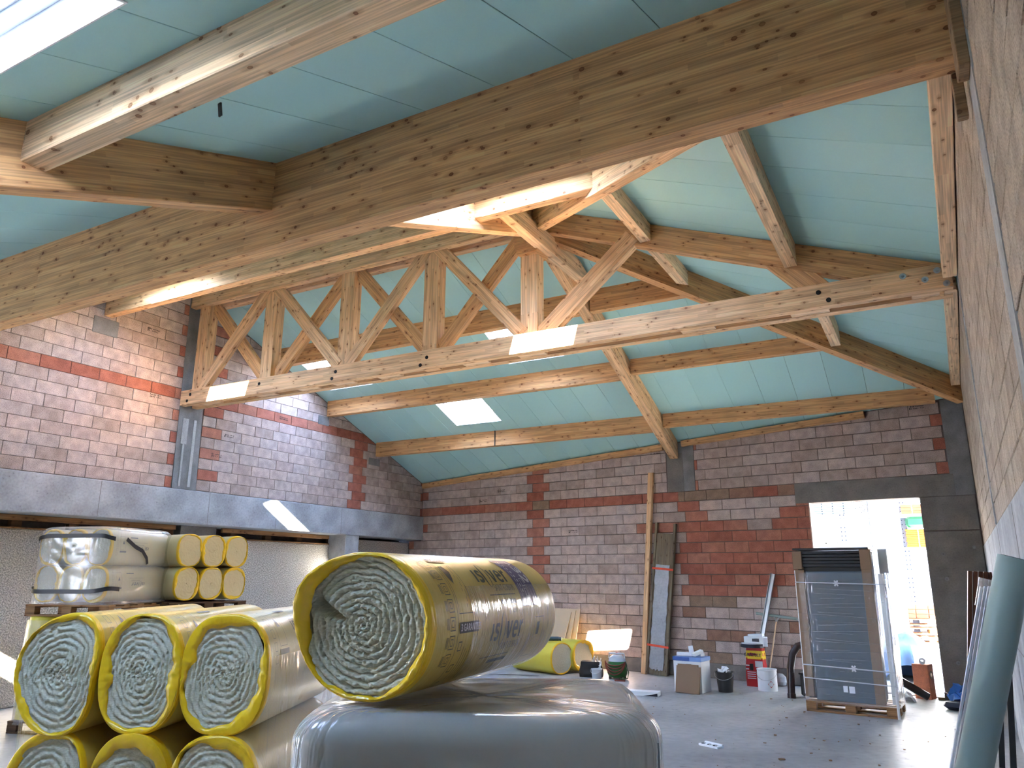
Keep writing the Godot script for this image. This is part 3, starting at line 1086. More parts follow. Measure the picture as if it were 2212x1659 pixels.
func build_truss():
	var t := thing("roof_truss", "large timber lattice truss with crossed diagonals spanning from the left wall to the right wall", "truss", Vector3(0, 0, RZ))
	var st := begin()
	var o := Vector3(0, 0, 0)
	# double bottom chord with packing pieces
	for z in [0.115, -0.145]:
		st = begin()
		bar(st, Vector3(-11.53, 4.96, z), Vector3(0.53, 4.96, z), 0.13, 0.27)
		part("bottom_chord", st, M.wood, t)
	for x in [-10.9, -9.55, -8.6, -7.85, -6.95, -5.4, -4.5, -2.2, -0.9, 0.35]:
		st = begin()
		box(st, Vector3(x, 4.94, -0.015), Vector3(0.42, 0.22, 0.125))
		part("packing_block", st, M.wood_pale, t)
	for z in [0.115, -0.145]:
		st = begin()
		bar(st, Vector3(-11.53, 6.82, z), Vector3(-4.55, 6.82, z), 0.13, 0.27)
		part("top_chord", st, M.wood, t)
	# posts
	var px := [-11.25, -9.55, -7.83, -6.17, -4.5]
	for x in px:
		st = begin()
		var king: bool = x > -5.0
		bar(st, Vector3(x, 4.84 if not king else 4.84, -0.015), Vector3(x, 6.90, -0.015), 0.26, 0.21 if king else 0.20, Vector3.BACK)
		part("post" if not king else "king_post", st, M.wood if not king else M.wood_pale, t)
	# head of the king post
	st = begin()
	slab(st, poly([[-0.14, -0.30], [0.14, -0.30], [0.17, -0.24], [0.20, -0.15], [0.20, 0.2], [-0.20, 0.2], [-0.20, -0.15], [-0.17, -0.24]]), Transform3D(Basis(), Vector3(-4.5, 6.58, 0.0)), -0.20, 0.155, 0.006)
	part("king_post_head", st, M.wood_warm, t)
	# crossed diagonals
	for k in 4:
		var a: float = px[k] + 0.10
		var b: float = px[k + 1] - 0.10
		for d in 2:
			st = begin()
			var rising := d == 0
			var front: bool = rising == (k % 2 == 0)
			var z := 0.045 if front else -0.06
			var lo := Vector3(a if rising else b, 5.12, z)
			var hi := Vector3(b if rising else a, 6.74, z)
			bar(st, lo, hi, 0.11, 0.20, Vector3.FORWARD.cross((hi - lo).normalized()))
			part("diagonal", st, M.wood if front else M.wood_warm, t)
	# right half: sloping chord, long brace, short brace
	st = begin()
	bar(st, Vector3(-4.35, roof_hip(-4.35) - 0.17, -0.015), Vector3(0.50, roof_hip(0.50) - 0.17, -0.015), 0.15, 0.31)
	part("sloping_chord", st, M.wood_warm, t)
	st = begin()
	bar(st, Vector3(-4.36, 5.06, 0.0), Vector3(-2.98, 6.24, 0.0), 0.13, 0.24, Vector3.UP)
	part("brace", st, M.wood, t)
	st = begin()
	bar(st, Vector3(-1.25, 5.60, -0.01), Vector3(-0.72, 5.0, -0.01), 0.12, 0.28, Vector3.UP)
	part("brace", st, M.wood_warm, t)
	# bolts
	for q in [Vector3(-7.883, 4.986, 0.182), Vector3(-7.951, 4.881, 0.182), Vector3(-6.139, 4.978, 0.182), Vector3(-6.250, 4.874, 0.182), Vector3(-4.450, 4.973, 0.182), Vector3(-0.770, 4.993, 0.182), Vector3(-0.673, 4.887, 0.182), Vector3(-11.278, 5.004, 0.182), Vector3(-11.345, 4.892, 0.182), Vector3(-9.559, 4.993, 0.182)]:
		st = begin()
		lathe(st, [Vector2(0.0, 0.004), Vector2(0.028, 0.004), Vector2(0.028, 0.0)], 12)
		var m := part("bolt_hole", st, M.hole, t, q)
		m.basis = Basis(Vector3.RIGHT, PI / 2)
	for q in [Vector3(0.081, 5.021, 0.182), Vector3(0.283, 4.944, 0.182), Vector3(0.404, 5.025, 0.182), Vector3(0.474, 4.866, 0.182)]:
		st = begin()
		lathe(st, [Vector2(0.0, 0.022), Vector2(0.016, 0.022), Vector2(0.016, 0.006), Vector2(0.034, 0.006), Vector2(0.034, 0.0)], 14)
		var m := part("bolt", st, M.zinc, t, q)
		m.basis = Basis(Vector3.RIGHT, PI / 2)
	for x in [-4.56, -4.42]:
		st = begin()
		lathe(st, [Vector2(0.0, 0.012), Vector2(0.018, 0.012), Vector2(0.018, 0.004), Vector2(0.032, 0.004), Vector2(0.032, 0.0)], 14)
		var m := part("bolt", st, M.bolt, t, Vector3(x, 6.60, 0.156))
		m.basis = Basis(Vector3.RIGHT, PI / 2)


# ---------------------------------------------------------------- insulation rolls, packs and pallets

var font_bold: SystemFont
var font_plain: SystemFont

func pack_materials():
	font_bold = SystemFont.new()
	font_bold.font_names = PackedStringArray(["Droid Sans"])
	font_bold.font_weight = 700
	font_plain = SystemFont.new()
	font_plain.font_names = PackedStringArray(["Droid Sans"])
	var fib := noise_image(512, 512, 0.09, 3, 61, 0.3, 1.0)
	var px := PackedByteArray()
	px.resize(512 * 512)
	for i in 512 * 512:
		px[i] = clampi(int(225.0 + (fib[i] - 128) * 0.22), 0, 255)
	var wool_tex := grey_tex(512, 512, px)
	M.wool = triplanar(mat(Color(0.86, 0.83, 0.72), 0.95), wool_tex, 3.0, false)
	M.wool.metallic_specular = 0.1
	M.wool.heightmap_enabled = true
	M.wool.heightmap_texture = wool_tex
	M.wool.heightmap_scale = 0.25
	M.wool_tan = mat(Color(0.80, 0.72, 0.56), 0.95)
	M.wool_tan.metallic_specular = 0.1
	# crinkled plastic
	var cr := noise_image(512, 512, 0.02, 3, 71, 1.0, 0.12)
	for i in 512 * 512:
		px[i] = clampi(int(absf(cr[i] - 128.0) * 3.0), 0, 255)
	var crease := grey_tex(512, 512, px)
	var film := func(c: Color, rough: float, bump: float) -> StandardMaterial3D:
		var m := mat(c, rough)
		m.heightmap_enabled = true
		m.heightmap_texture = crease
		m.heightmap_scale = bump
		m.uv1_scale = Vector3(1.2, 1.2, 1.2)
		return m
	M.film_yellow = film.call(Color(0.90, 0.72, 0.09), 0.32, 0.25)
	M.film_print = film.call(Color(0.80, 0.68, 0.34), 0.36, 0.05)
	M.film_lemon = film.call(Color(0.86, 0.80, 0.30), 0.3, 0.08)
	M.film_tan = film.call(Color(0.76, 0.70, 0.52), 0.33, 0.08)
	M.film_olive = film.call(Color(0.52, 0.46, 0.34), 0.4, 0.15)
	M.ink = mat(Color(0.09, 0.085, 0.10), 0.4)
	M.ink_pale = mat(Color(0.36, 0.35, 0.33), 0.4)
	M.purple = mat(Color(0.29, 0.20, 0.42), 0.35)
	M.print_white = mat(Color(0.78, 0.77, 0.80), 0.4)
	var clear := func(c: Color, rough: float, bump: float) -> StandardMaterial3D:
		var m: StandardMaterial3D = film.call(c, rough, bump)
		m.transparency = BaseMaterial3D.TRANSPARENCY_ALPHA
		return m
	M.wrap = clear.call(Color(0.88, 0.90, 0.92, 0.09), 0.10, 0.5)
	M.wrap_hazy = clear.call(Color(0.86, 0.85, 0.84, 0.24), 0.14, 0.6)
	M.wrap_milky = clear.call(Color(0.80, 0.80, 0.79, 0.42), 0.16, 0.4)
	M.strap = mat(Color(0.06, 0.06, 0.07), 0.4)
	M.strap_grey = mat(Color(0.33, 0.35, 0.37), 0.35)
	M.pallet = M.wood.duplicate()
	M.pallet.albedo_color = Color(0.62, 0.53, 0.44)
	M.pallet_dark = M.wood.duplicate()
	M.pallet_dark.albedo_color = Color(0.34, 0.28, 0.23)

# outline of a roll: radius at angle a (0 = sideways, PI/2 = up)
func outline(a: float, s: Dictionary) -> float:
	var n: float = s.get("n", 2.2)
	var c := absf(cos(a) / s.w)
	var v := absf(sin(a) / s.h)
	var r := pow(pow(c, n) + pow(v, n), -1.0 / n)
	r *= 1.0 + s.get("e2", 0.0) * cos(2 * (a - s.get("p2", 0.0))) + s.get("e3", 0.0) * cos(3 * (a - s.get("p3", 0.0)))
	if sin(a) < 0 and s.has("flat"):
		r = minf(r, s.flat / maxf(-sin(a), 0.01))
	return r

# a point of the roll's skin: t along the axis from the seen end, a round it, off above the skin
func skin(t: float, a: float, s: Dictionary, off := 0.0) -> Vector3:
	var r := outline(a, s) + off
	return Vector3(t, r * sin(a), r * cos(a))

func roll_film(st: SurfaceTool, s: Dictionary, sides: int, rim_st: SurfaceTool) -> void:
	var rows := []
	var uvs := []
	var l: float = s.len
	for t in [0.012, 0.03, l * 0.25, l * 0.5, l * 0.75, l - 0.03, l - 0.012, l - 0.004, l]:
		var row := PackedVector3Array()
		var ur := PackedVector2Array()
		var shrink := 0.0
		if t > l - 0.011:
			shrink = 0.02 if t < l else 0.07
		elif t < 0.02:
			shrink = 0.004
		for k in sides + 1:
			var a := TAU * k / sides
			row.append(skin(t, a, s, -shrink))
			ur.append(Vector2(t * 2.0, float(k) / sides * 3.0))
		rows.append(row)
		uvs.append(ur)
	grid(st, rows, uvs, true, true)
	# far end
	var cap := []
	var cu := []
	for k in sides:
		cap.append(rows[rows.size() - 1][k])
		cu.append(Vector2.ZERO)
	face(st, cap, cu, Vector3(1, 0, 0))
	# yellow rim turned over the seen end
	rows = []
	uvs = []
	for j in 7:
		var row := PackedVector3Array()
		var ur := PackedVector2Array()
		for k in sides + 1:
			var a := TAU * k / sides
			var rw: float = s.rim * (1.0 + s.get("rimv", 0.5) * sin(a * 2.0 + s.seed) + 0.22 * sin(a * 5.0 + s.seed * 2.0) + 0.12 * sin(a * 13.0 + s.seed))
			var x: float = [0.035, 0.012, 0.0, -0.006, -0.006, 0.002, 0.03][j]
			var off: float = [0.001, 0.001, -0.003, -0.009, -rw * 0.6, -rw, -rw - 0.003][j]
			x += 0.003 * sin(a * 31.0 + j) * (1.0 if j > 2 else 0.0)
			if s.has("flap"):
				# the loose edge of the film stands off on one side
				var f: float = exp(-pow(angle_difference(a, s.flap) / 0.55, 2))
				if j >= 2:
					x -= f * 0.035
					off += f * [0, 0, 0.012, 0.016, 0.012, 0.0, -0.01][j]
			row.append(skin(x, a, s, off))
			ur.append(Vector2(j * 0.02, float(k) / sides * 3.0))
		rows.append(row)
		uvs.append(ur)
	grid(rim_st, rows, uvs, true, false)

func roll_wool(st: SurfaceTool, s: Dictionary, nr: int, nt: int) -> void:
	var nz := FastNoiseLite.new()
	nz.seed = int(s.seed * 100)
	nz.frequency = 3.0
	var turns: float = s.get("turns", 10.0)
	var rows := []
	var uvs := []
	var amp: float = s.get("relief", 0.010)
	for i in nr + 1:
		var q := float(i) / nr
		var row := PackedVector3Array()
		var ur := PackedVector2Array()
		for k in nt + 1:
			var a := TAU * k / nt
			var full: float = outline(a, s) - s.rim * 0.55
			var r: float = full * q
			var y: float = r * sin(a)
			var z: float = r * cos(a)
			var w: float = nz.get_noise_3d(y * 3.0 + s.seed, z * 3.0, 0.0) * 0.55 + nz.get_noise_3d(y * 12.0, z * 12.0, 5.0) * 0.28
			var ph: float = q * turns - a / TAU * s.get("hand", 1.0) + w
			var fr: float = ph - floor(ph)
			var groove: float = pow(absf(fr - 0.5) * 2.0, 4.0)
			var layer: float = sin(floor(ph) * 12.9898 + s.seed) * 0.35
			var x: float = 0.006 + groove * amp - layer * amp * 0.6 + nz.get_noise_3d(y * 20.0, z * 20.0, 9.0) * amp * 0.55
			if q < 0.06:
				x += (0.06 - q) * 0.05
			if s.has("gash"):
				var da: float = angle_difference(a, s.gash)
				var g: float = exp(-pow((da + 0.30 * (0.75 - q)) / 0.10, 2)) * smoothstep(0.25, 0.45, q) * (1.0 - smoothstep(0.82, 0.95, q))
				x += g * 0.055
				var g2: float = smoothstep(-0.05, 0.1, da) * (1.0 - smoothstep(0.25, 0.5, da)) * smoothstep(0.2, 0.3, q) * (1.0 - smoothstep(0.75, 0.85, q))
				x -= g2 * 0.012
				var g3: float = exp(-pow(angle_difference(a, s.gash + 0.42) / 0.16, 2)) * exp(-pow((q - 0.93) / 0.06, 2))
				x += g3 * 0.05
			row.append(Vector3(x, y, z))
			ur.append(Vector2(y, z) * 2.0)
		rows.append(row)
		uvs.append(ur)
	grid(st, rows, uvs, true, false)

# flat artwork bent onto a roll: (x along the axis from the seen end, y up the skin from angle a0)
func bend(s: Dictionary, x0: float, a0: float, p: Vector2, off := 0.0025) -> Vector3:
	var r := outline(a0, s)
	var rad: float = s.get("mean", (s.w + s.h) * 0.5)
	return skin(x0 + p.x, a0 + p.y / rad, s, off)

func bent_tri(st: SurfaceTool, s: Dictionary, x0: float, a0: float, a: Vector2, b: Vector2, c: Vector2, depth := 0) -> void:
	var m := maxf(absf(a.y - b.y), maxf(absf(b.y - c.y), absf(c.y - a.y)))
	if m > 0.035 and depth < 4:
		var ab := (a + b) * 0.5
		var bc := (b + c) * 0.5
		var ca := (c + a) * 0.5
		for t in [[a, ab, ca], [ab, b, bc], [ca, bc, c], [ab, bc, ca]]:
			bent_tri(st, s, x0, a0, t[0], t[1], t[2], depth + 1)
		return
	var p := bend(s, x0, a0, a)
	face(st, [p, bend(s, x0, a0, b), bend(s, x0, a0, c)], [a, b, c], Vector3(0, p.y, p.z))

func bent_rect(st: SurfaceTool, s: Dictionary, x0: float, a0: float, r: Rect2) -> void:
	var p := r.position
	var q := r.end
	bent_tri(st, s, x0, a0, p, Vector2(q.x, p.y), q)
	bent_tri(st, s, x0, a0, p, q, Vector2(p.x, q.y))

func bent_frame(st: SurfaceTool, s: Dictionary, x0: float, a0: float, r: Rect2, w := 0.003) -> void:
	bent_rect(st, s, x0, a0, Rect2(r.position, Vector2(r.size.x, w)))
	bent_rect(st, s, x0, a0, Rect2(r.position + Vector2(0, r.size.y - w), Vector2(r.size.x, w)))
	bent_rect(st, s, x0, a0, Rect2(r.position, Vector2(w, r.size.y)))
	bent_rect(st, s, x0, a0, Rect2(r.position + Vector2(r.size.x - w, 0), Vector2(w, r.size.y)))

var text_cache := {}

# triangles of a line of text, cap height 1, starting at the origin
func text_tris(txt: String, bold: bool) -> PackedVector2Array:
	var key := txt + str(bold)
	if text_cache.has(key):
		return text_cache[key]
	var tm := TextMesh.new()
	tm.text = txt
	tm.font = font_bold if bold else font_plain
	tm.font_size = 64
	tm.pixel_size = 1.0 / 46.0
	tm.depth = 0.0
	tm.curve_step = 3.0
	tm.horizontal_alignment = HORIZONTAL_ALIGNMENT_LEFT
	tm.vertical_alignment = VERTICAL_ALIGNMENT_BOTTOM
	var arr := tm.surface_get_arrays(0)
	var v: PackedVector3Array = arr[Mesh.ARRAY_VERTEX]
	var out := PackedVector2Array()
	var ix = arr[Mesh.ARRAY_INDEX]
	var low := 1e9
	var lx := 1e9
	for p in v:
		low = minf(low, p.y)
		lx = minf(lx, p.x)
	if ix != null and ix.size() > 0:
		for i in ix:
			out.append(Vector2(v[i].x - lx, v[i].y - low))
	else:
		for p in v:
			out.append(Vector2(p.x - lx, p.y - low))
	text_cache[key] = out
	return out

func text_width(txt: String, bold: bool) -> float:
	var w := 0.0
	for p in text_tris(txt, bold):
		w = maxf(w, p.x)
	return w

# text on a roll; m maps text space (cap height 1) to artwork space
func bent_text(st: SurfaceTool, s: Dictionary, x0: float, a0: float, txt: String, m: Transform2D, bold := true) -> void:
	var t := text_tris(txt, bold)
	for i in range(0, t.size() - 2, 3):
		bent_tri(st, s, x0, a0, m * t[i], m * t[i + 1], m * t[i + 2], 2)

func place_text(h: float, x: float, y: float, sx := 1.0, rot := 0.0, slant := 0.0) -> Transform2D:
	var t := Transform2D(Vector2(h * sx, 0), Vector2(h * slant, h), Vector2.ZERO)
	return Transform2D(rot, Vector2(x, y)) * t

func wordmark(st: SurfaceTool, s: Dictionary, x0: float, a0: float, at: Vector2, h: float, flip := false) -> void:
	var k := PI if flip else 0.0
	var T := Transform2D(k, at)
	bent_text(st, s, x0, a0, "ıs", T * place_text(h * 0.82, 0, 0, 1.0, 0, 0.12))
	# the open ring of the mark: two sickles
	var w := text_width("ıs", true) * h * 0.82
	for sgn in [-1, 1]:
		var prev := []
		for j in 11:
			var a := lerpf(-1.35, 1.35, j / 10.0)
			var th := 0.16 * h * (1.0 - absf(a) / 1.6) * (1.0 if sgn < 0 else 0.55) + 0.01 * h
			var c := Vector2(w + 0.42 * h + sgn * cos(a) * 0.30 * h + sin(a) * 0.08 * h, 0.42 * h + sin(a) * 0.66 * h)
			var pr := [c, c + Vector2(sgn * -th, 0)]
			if prev.size():
				bent_tri(st, s, x0, a0, T * Vector2(prev[0]), T * Vector2(pr[0]), T * Vector2(pr[1]), 3)
				bent_tri(st, s, x0, a0, T * Vector2(prev[0]), T * Vector2(pr[1]), T * Vector2(prev[1]), 3)
			prev = pr
	bent_text(st, s, x0, a0, "ver", T * place_text(h * 0.86, w + 0.74 * h, 0, 1.0, 0, 0.12))

func full_print(t: Node3D, s: Dictionary) -> void:
	# the artwork of one roll: icon column, data panel, wordmarks, purple product label; y = 0 is the side facing right
	var st := begin()
	var a0 := 0.0
	for j in 7:
		var y := 0.205 - j * 0.056
		bent_frame(st, s, 0.13, a0, Rect2(0.0, y, 0.038, 0.042), 0.0025)
		bent_frame(st, s, 0.13, a0, Rect2(0.010, y + 0.010, 0.018, 0.022), 0.0025)
		for q in 3:
			bent_rect(st, s, 0.13, a0, Rect2(-0.022 + q * 0.006, y + 0.004, 0.003, 0.034))
	bent_frame(st, s, 0.20, a0, Rect2(0.0, 0.03, 0.11, 0.215), 0.0025)
	bent_rect(st, s, 0.20, a0, Rect2(0.0, 0.245, 0.135, 0.024))
	for tri in [[[0.018, 0.155], [0.046, 0.155], [0.046, 0.215]], [[0.018, 0.155], [0.046, 0.215], [0.018, 0.215]], [[0.018, 0.155], [0.046, 0.155], [0.032, 0.132]], [[0.046, 0.155], [0.062, 0.185], [0.046, 0.215]]]:
		bent_tri(st, s, 0.20, a0, Vector2(tri[0][0], tri[0][1]), Vector2(tri[1][0], tri[1][1]), Vector2(tri[2][0], tri[2][1]))
	for q in 9:
		bent_rect(st, s, 0.20, a0, Rect2(0.072 + (q % 3) * 0.009, 0.05 + q * 0.018, 0.0022, 0.012 + 0.006 * (q % 3)))
	bent_rect(st, s, 0.20, a0, Rect2(0.0, -0.030, 0.155, 0.034))
	for j in 5:
		bent_rect(st, s, 0.215, a0, Rect2(0.035 + j * 0.018, -0.20, 0.0028, 0.13 - 0.01 * (j % 3)))
	for j in 3:
		bent_frame(st, s, 0.205, a0, Rect2(0.0, -0.085 - j * 0.075, 0.026, 0.03), 0.003)
	bent_rect(st, s, 0.188, a0, Rect2(0.0, -0.33, 0.0025, 0.62))
	wordmark(st, s, 0.44, a0, Vector2(0.0, 0.135), 0.092)
	bent_text(st, s, 0.44, a0, "SAINT-GOBAIN", place_text(0.026, 0.12, 0.100, 0.82), false)
	bent_rect(st, s, 0.44, a0, Rect2(0.05, 0.083, 0.25, 0.0035))
	bent_rect(st, s, 0.44, a0, Rect2(0.14, 0.050, 0.15, 0.016))
	bent_text(st, s, 0.44, a0, "GR", place_text(0.026, 0.24, 0.016, 0.9), false)
	wordmark(st, s, 0.44, a0, Vector2(0.03, -0.075), 0.092)
	bent_text(st, s, 0.44, a0, "SAINT-GOBAIN", place_text(0.026, 0.14, -0.112, 0.82), false)
	bent_rect(st, s, 0.44, a0, Rect2(0.0, -0.135, 0.27, 0.0035))
	bent_rect(st, s, 0.44, a0, Rect2(0.10, -0.165, 0.17, 0.016))
	bent_text(st, s, 0.44, a0, "GR", place_text(0.026, 0.20, -0.205, 0.9), false)
	for j in 4:
		bent_rect(st, s, 0.84, a0, Rect2(0.02 + j * 0.012, -0.19, 0.003, 0.10 + 0.02 * (j % 2)))
	bent_frame(st, s, 0.92, a0, Rect2(0.0, -0.18, 0.11, 0.17), 0.0025)
	bent_rect(st, s, 0.92, a0, Rect2(0.03, -0.08, 0.03, 0.05))
	bent_rect(st, s, 0.80, a0, Rect2(0.0, -0.26, 0.0025, 0.28))
	part("printing", st, M.ink, t)
	st = begin()
	for j in 6:
		bent_rect(st, s, 0.02, 0.0, Rect2(0.10 + j * 0.17, 0.315 + 0.01 * (j % 2), 0.10, 0.004))
	bent_text(st, s, 0.20, a0, "3 GARANTIES", place_text(0.017, 0.010, 0.2485, 0.82), true)
	bent_text(st, s, 0.20, a0, "3 GARANTIES", place_text(0.022, 0.008, -0.024, 0.85), true)
	part("small_print", lift_text(st, 0.0015), M.print_white, t)
	st = begin()
	bent_rect(st, s, 0.79, a0, Rect2(0.0, 0.035, 0.19, 0.25))
	part("product_label", st, M.purple, t, Vector3.ZERO, "purple printed product label")
	st = begin()
	var s2 := s.duplicate()
	s2.w = s.w + 0.0015
	s2.h = s.h + 0.0015
	if s.has("flat"):
		s2.flat = s.flat + 0.0015
	bent_text(st, s2, 0.79, a0, "A", place_text(0.032, 0.125, 0.262, 1.0, -PI / 2))
	bent_text(st, s2, 0.79, a0, "32", place_text(0.066, 0.108, 0.225, 1.0, -PI / 2))
	for j in 2:
		bent_frame(st, s2, 0.79, a0, Rect2(0.068, 0.115 - j * 0.045, 0.030, 0.036), 0.003)
	for j in 8:
		bent_rect(st, s2, 0.79, a0, Rect2(0.040, 0.245 - j * 0.022, 0.011, 0.013))
		bent_rect(st, s2, 0.79, a0, Rect2(0.022, 0.245 - j * 0.022, 0.005, 0.017))
	part("label_lettering", st, M.print_white, t)

# moves every vertex out along its normal, so that light print lies on dark print
func lift_text(st: SurfaceTool, d: float) -> SurfaceTool:
	var m := st.commit()
	var out := begin()
	var a := m.surface_get_arrays(0)
	for i in a[Mesh.ARRAY_VERTEX].size():
		out.set_normal(a[Mesh.ARRAY_NORMAL][i])
		out.set_uv(Vector2.ZERO)
		out.add_vertex(a[Mesh.ARRAY_VERTEX][i] + a[Mesh.ARRAY_NORMAL][i] * d)
	return out

func some_print(t: Node3D, s: Dictionary, a0: float, turned := true) -> void:
	var st := begin()
	var f := -1.0 if turned else 1.0
	wordmark(st, s, 0.72 if turned else 0.4, a0, Vector2(0, 0), 0.075, turned)
	bent_text(st, s, 0.70 if turned else 0.4, a0, "SAINT-GOBAIN", Transform2D(PI if turned else 0.0, Vector2(0, 0.035 if turned else -0.035)) * place_text(0.022, 0.08, 0, 0.82), false)
	bent_rect(st, s, 0.36, a0, Rect2(0.05, 0.06, 0.28, 0.003))
	bent_rect(st, s, 0.36, a0, Rect2(0.0, 0.12, 0.14, 0.014))
	bent_frame(st, s, 0.16, a0, Rect2(0.0, -0.06, 0.10, 0.20), 0.002)
	bent_rect(st, s, 0.16, a0, Rect2(0.0, -0.10, 0.12, 0.026))
	for j in 5:
		bent_frame(st, s, 0.09, a0, Rect2(0.0, -0.14 + j * 0.06, 0.034, 0.042), 0.002)
	bent_tri(st, s, 0.18, a0, Vector2(0.02, 0.03), Vector2(0.06, 0.03), Vector2(0.04, 0.08))
	part("printing", st, M.ink_pale, t)

func make_roll(called: String, label: String, s: Dictionary, where: Transform3D, group := "", skin_mat := "film_print", nr := 30, nt := 72, wool := "wool") -> Node3D:
	var t := thing(called, label, "insulation roll", where.origin, group, where.basis)
	var body := begin()
	var rim := begin()
	roll_film(body, s, nt if nt < 96 else 96, rim)
	part("film", body, M[skin_mat], t)
	part("film_rim", rim, M.film_yellow, t)
	var w := begin()
	roll_wool(w, s, nr, nt)
	part("mineral_wool", w, M[wool], t)
	return t

# axis of a roll: "angle" degrees from -z towards -x; local x runs into the roll, z to its right side
func aim(angle: float, at: Vector3, roll := 0.0) -> Transform3D:
	var a := deg_to_rad(angle)
	var x := Vector3(-sin(a), 0, -cos(a))
	var z := x.cross(Vector3.UP)
	var b := Basis(x, Vector3.UP, z)
	return Transform3D(b * Basis(Vector3.RIGHT, roll), at)

func make_pallet(label: String, at: Transform3D, sx: float, sz: float, m := "pallet", group := "") -> Node3D:
	# top at 0.144
	var t := thing("pallet", label, "pallet", at.origin, group, at.basis)
	for k in 5:
		var st := begin()
		var z := lerpf(-sz * 0.5 + 0.06, sz * 0.5 - 0.06, k / 4.0)
		box(st, Vector3(0, 0.133, z), Vector3(sx, 0.022, 0.13 if k % 2 == 0 else 0.10))
		part("board", st, M[m], t)
	for i in 3:
		var x := (i - 1) * (sx * 0.5 - 0.07)
		var st := begin()
		box(st, Vector3(x, 0.111, 0), Vector3(0.14, 0.022, sz))
		part("board", st, M[m], t)
		for j in 3:
			var z := (j - 1) * (sz * 0.5 - 0.05)
			st = begin()
			box(st, Vector3(x, 0.061, z), Vector3(0.14, 0.078, 0.10))
			part("block", st, M[m], t)
	for j in 3:
		var st := begin()
		box(st, Vector3(0, 0.011, (j - 1) * (sz * 0.5 - 0.05)), Vector3(sx, 0.022, 0.10))
		part("board", st, M[m], t)
	return t

# plan of a pack with rounded corners: point at parameter u (0..1) round a box of half sizes a, b
func pack_plan(u: float, a: float, b: float, r: float) -> Vector2:
	var an := TAU * u
	var n := 2.0 + 9.0 * (1.0 - r)
	var c := cos(an)
	var s := sin(an)
	return Vector2(signf(c) * pow(absf(c), 2.0 / n) * a, signf(s) * pow(absf(s), 2.0 / n) * b)

func pack_shell(st: SurfaceTool, a: float, b: float, y0: float, y1: float, r: float, edge: float, wrinkle: float, sd: int, top := true, u0 := 0.0, u1 := 1.0, n := 96) -> void:
	var nz := FastNoiseLite.new()
	nz.seed = sd
	nz.frequency = 1.0
	var rows := []
	var uvs := []
	var prof := []
	var h := y1 - y0
	for k in 9:
		prof.append([1.0, y0 + (h - edge) * k / 8.0, 0.0])
	if top:
		for k in range(1, 7):
			var q := PI / 2 * k / 6.0
			prof.append([1.0, y1 - edge + edge * sin(q), edge * (1.0 - cos(q))])
		for q in [0.85, 0.6, 0.35, 0.1, 0.0]:
			prof.append([q, y1, edge])
	for p in prof:
		var row := PackedVector3Array()
		var ur := PackedVector2Array()
		for k in n + 1:
			var u := lerpf(u0, u1, float(k) / n)
			var v: Vector2 = pack_plan(u, a - p[2], b - p[2], r) * p[0]
			var q := Vector3(v.x, p[1], v.y)
			var out := Vector3(v.x, 0, v.y).normalized() if p[0] > 0.95 else Vector3.ZERO
			var w: float = nz.get_noise_3d(q.x * 2.2, q.y * 5.0, q.z * 2.2) + 0.5 * nz.get_noise_3d(q.x * 9.0, q.y * 9.0, q.z * 9.0)
			q += out * w * wrinkle
			if p[0] < 0.95:
				q.y += (w - 0.15) * wrinkle * 1.3 * (1.0 - p[0] * 0.3)
			row.append(q)
			ur.append(Vector2(u * 2.0 * (a + b), p[1] if p[0] > 0.95 else p[1] + (1.0 - p[0]) * b))
		rows.append(row)
		uvs.append(ur)
	grid(st, rows, uvs, u1 - u0 > 0.999, true)

func pack_band(st: SurfaceTool, a: float, b: float, r: float, y: Callable, hw: float, u0: float, u1: float, off := 0.012, n := 40) -> void:
	var rows := [PackedVector3Array(), PackedVector3Array()]
	var uvs := [PackedVector2Array(), PackedVector2Array()]
	for k in n + 1:
		var u := lerpf(u0, u1, float(k) / n)
		var v := pack_plan(u, a + off, b + off, r)
		for j in 2:
			rows[j].append(Vector3(v.x, y.call(u) + (hw if j else -hw), v.y))
			uvs[j].append(Vector2(u, j))
	grid(st, rows, uvs, false, true)

func build_packs():
	pack_materials()
	near_stack()
	centre_pack()
	far_packs()
	floor_rolls()

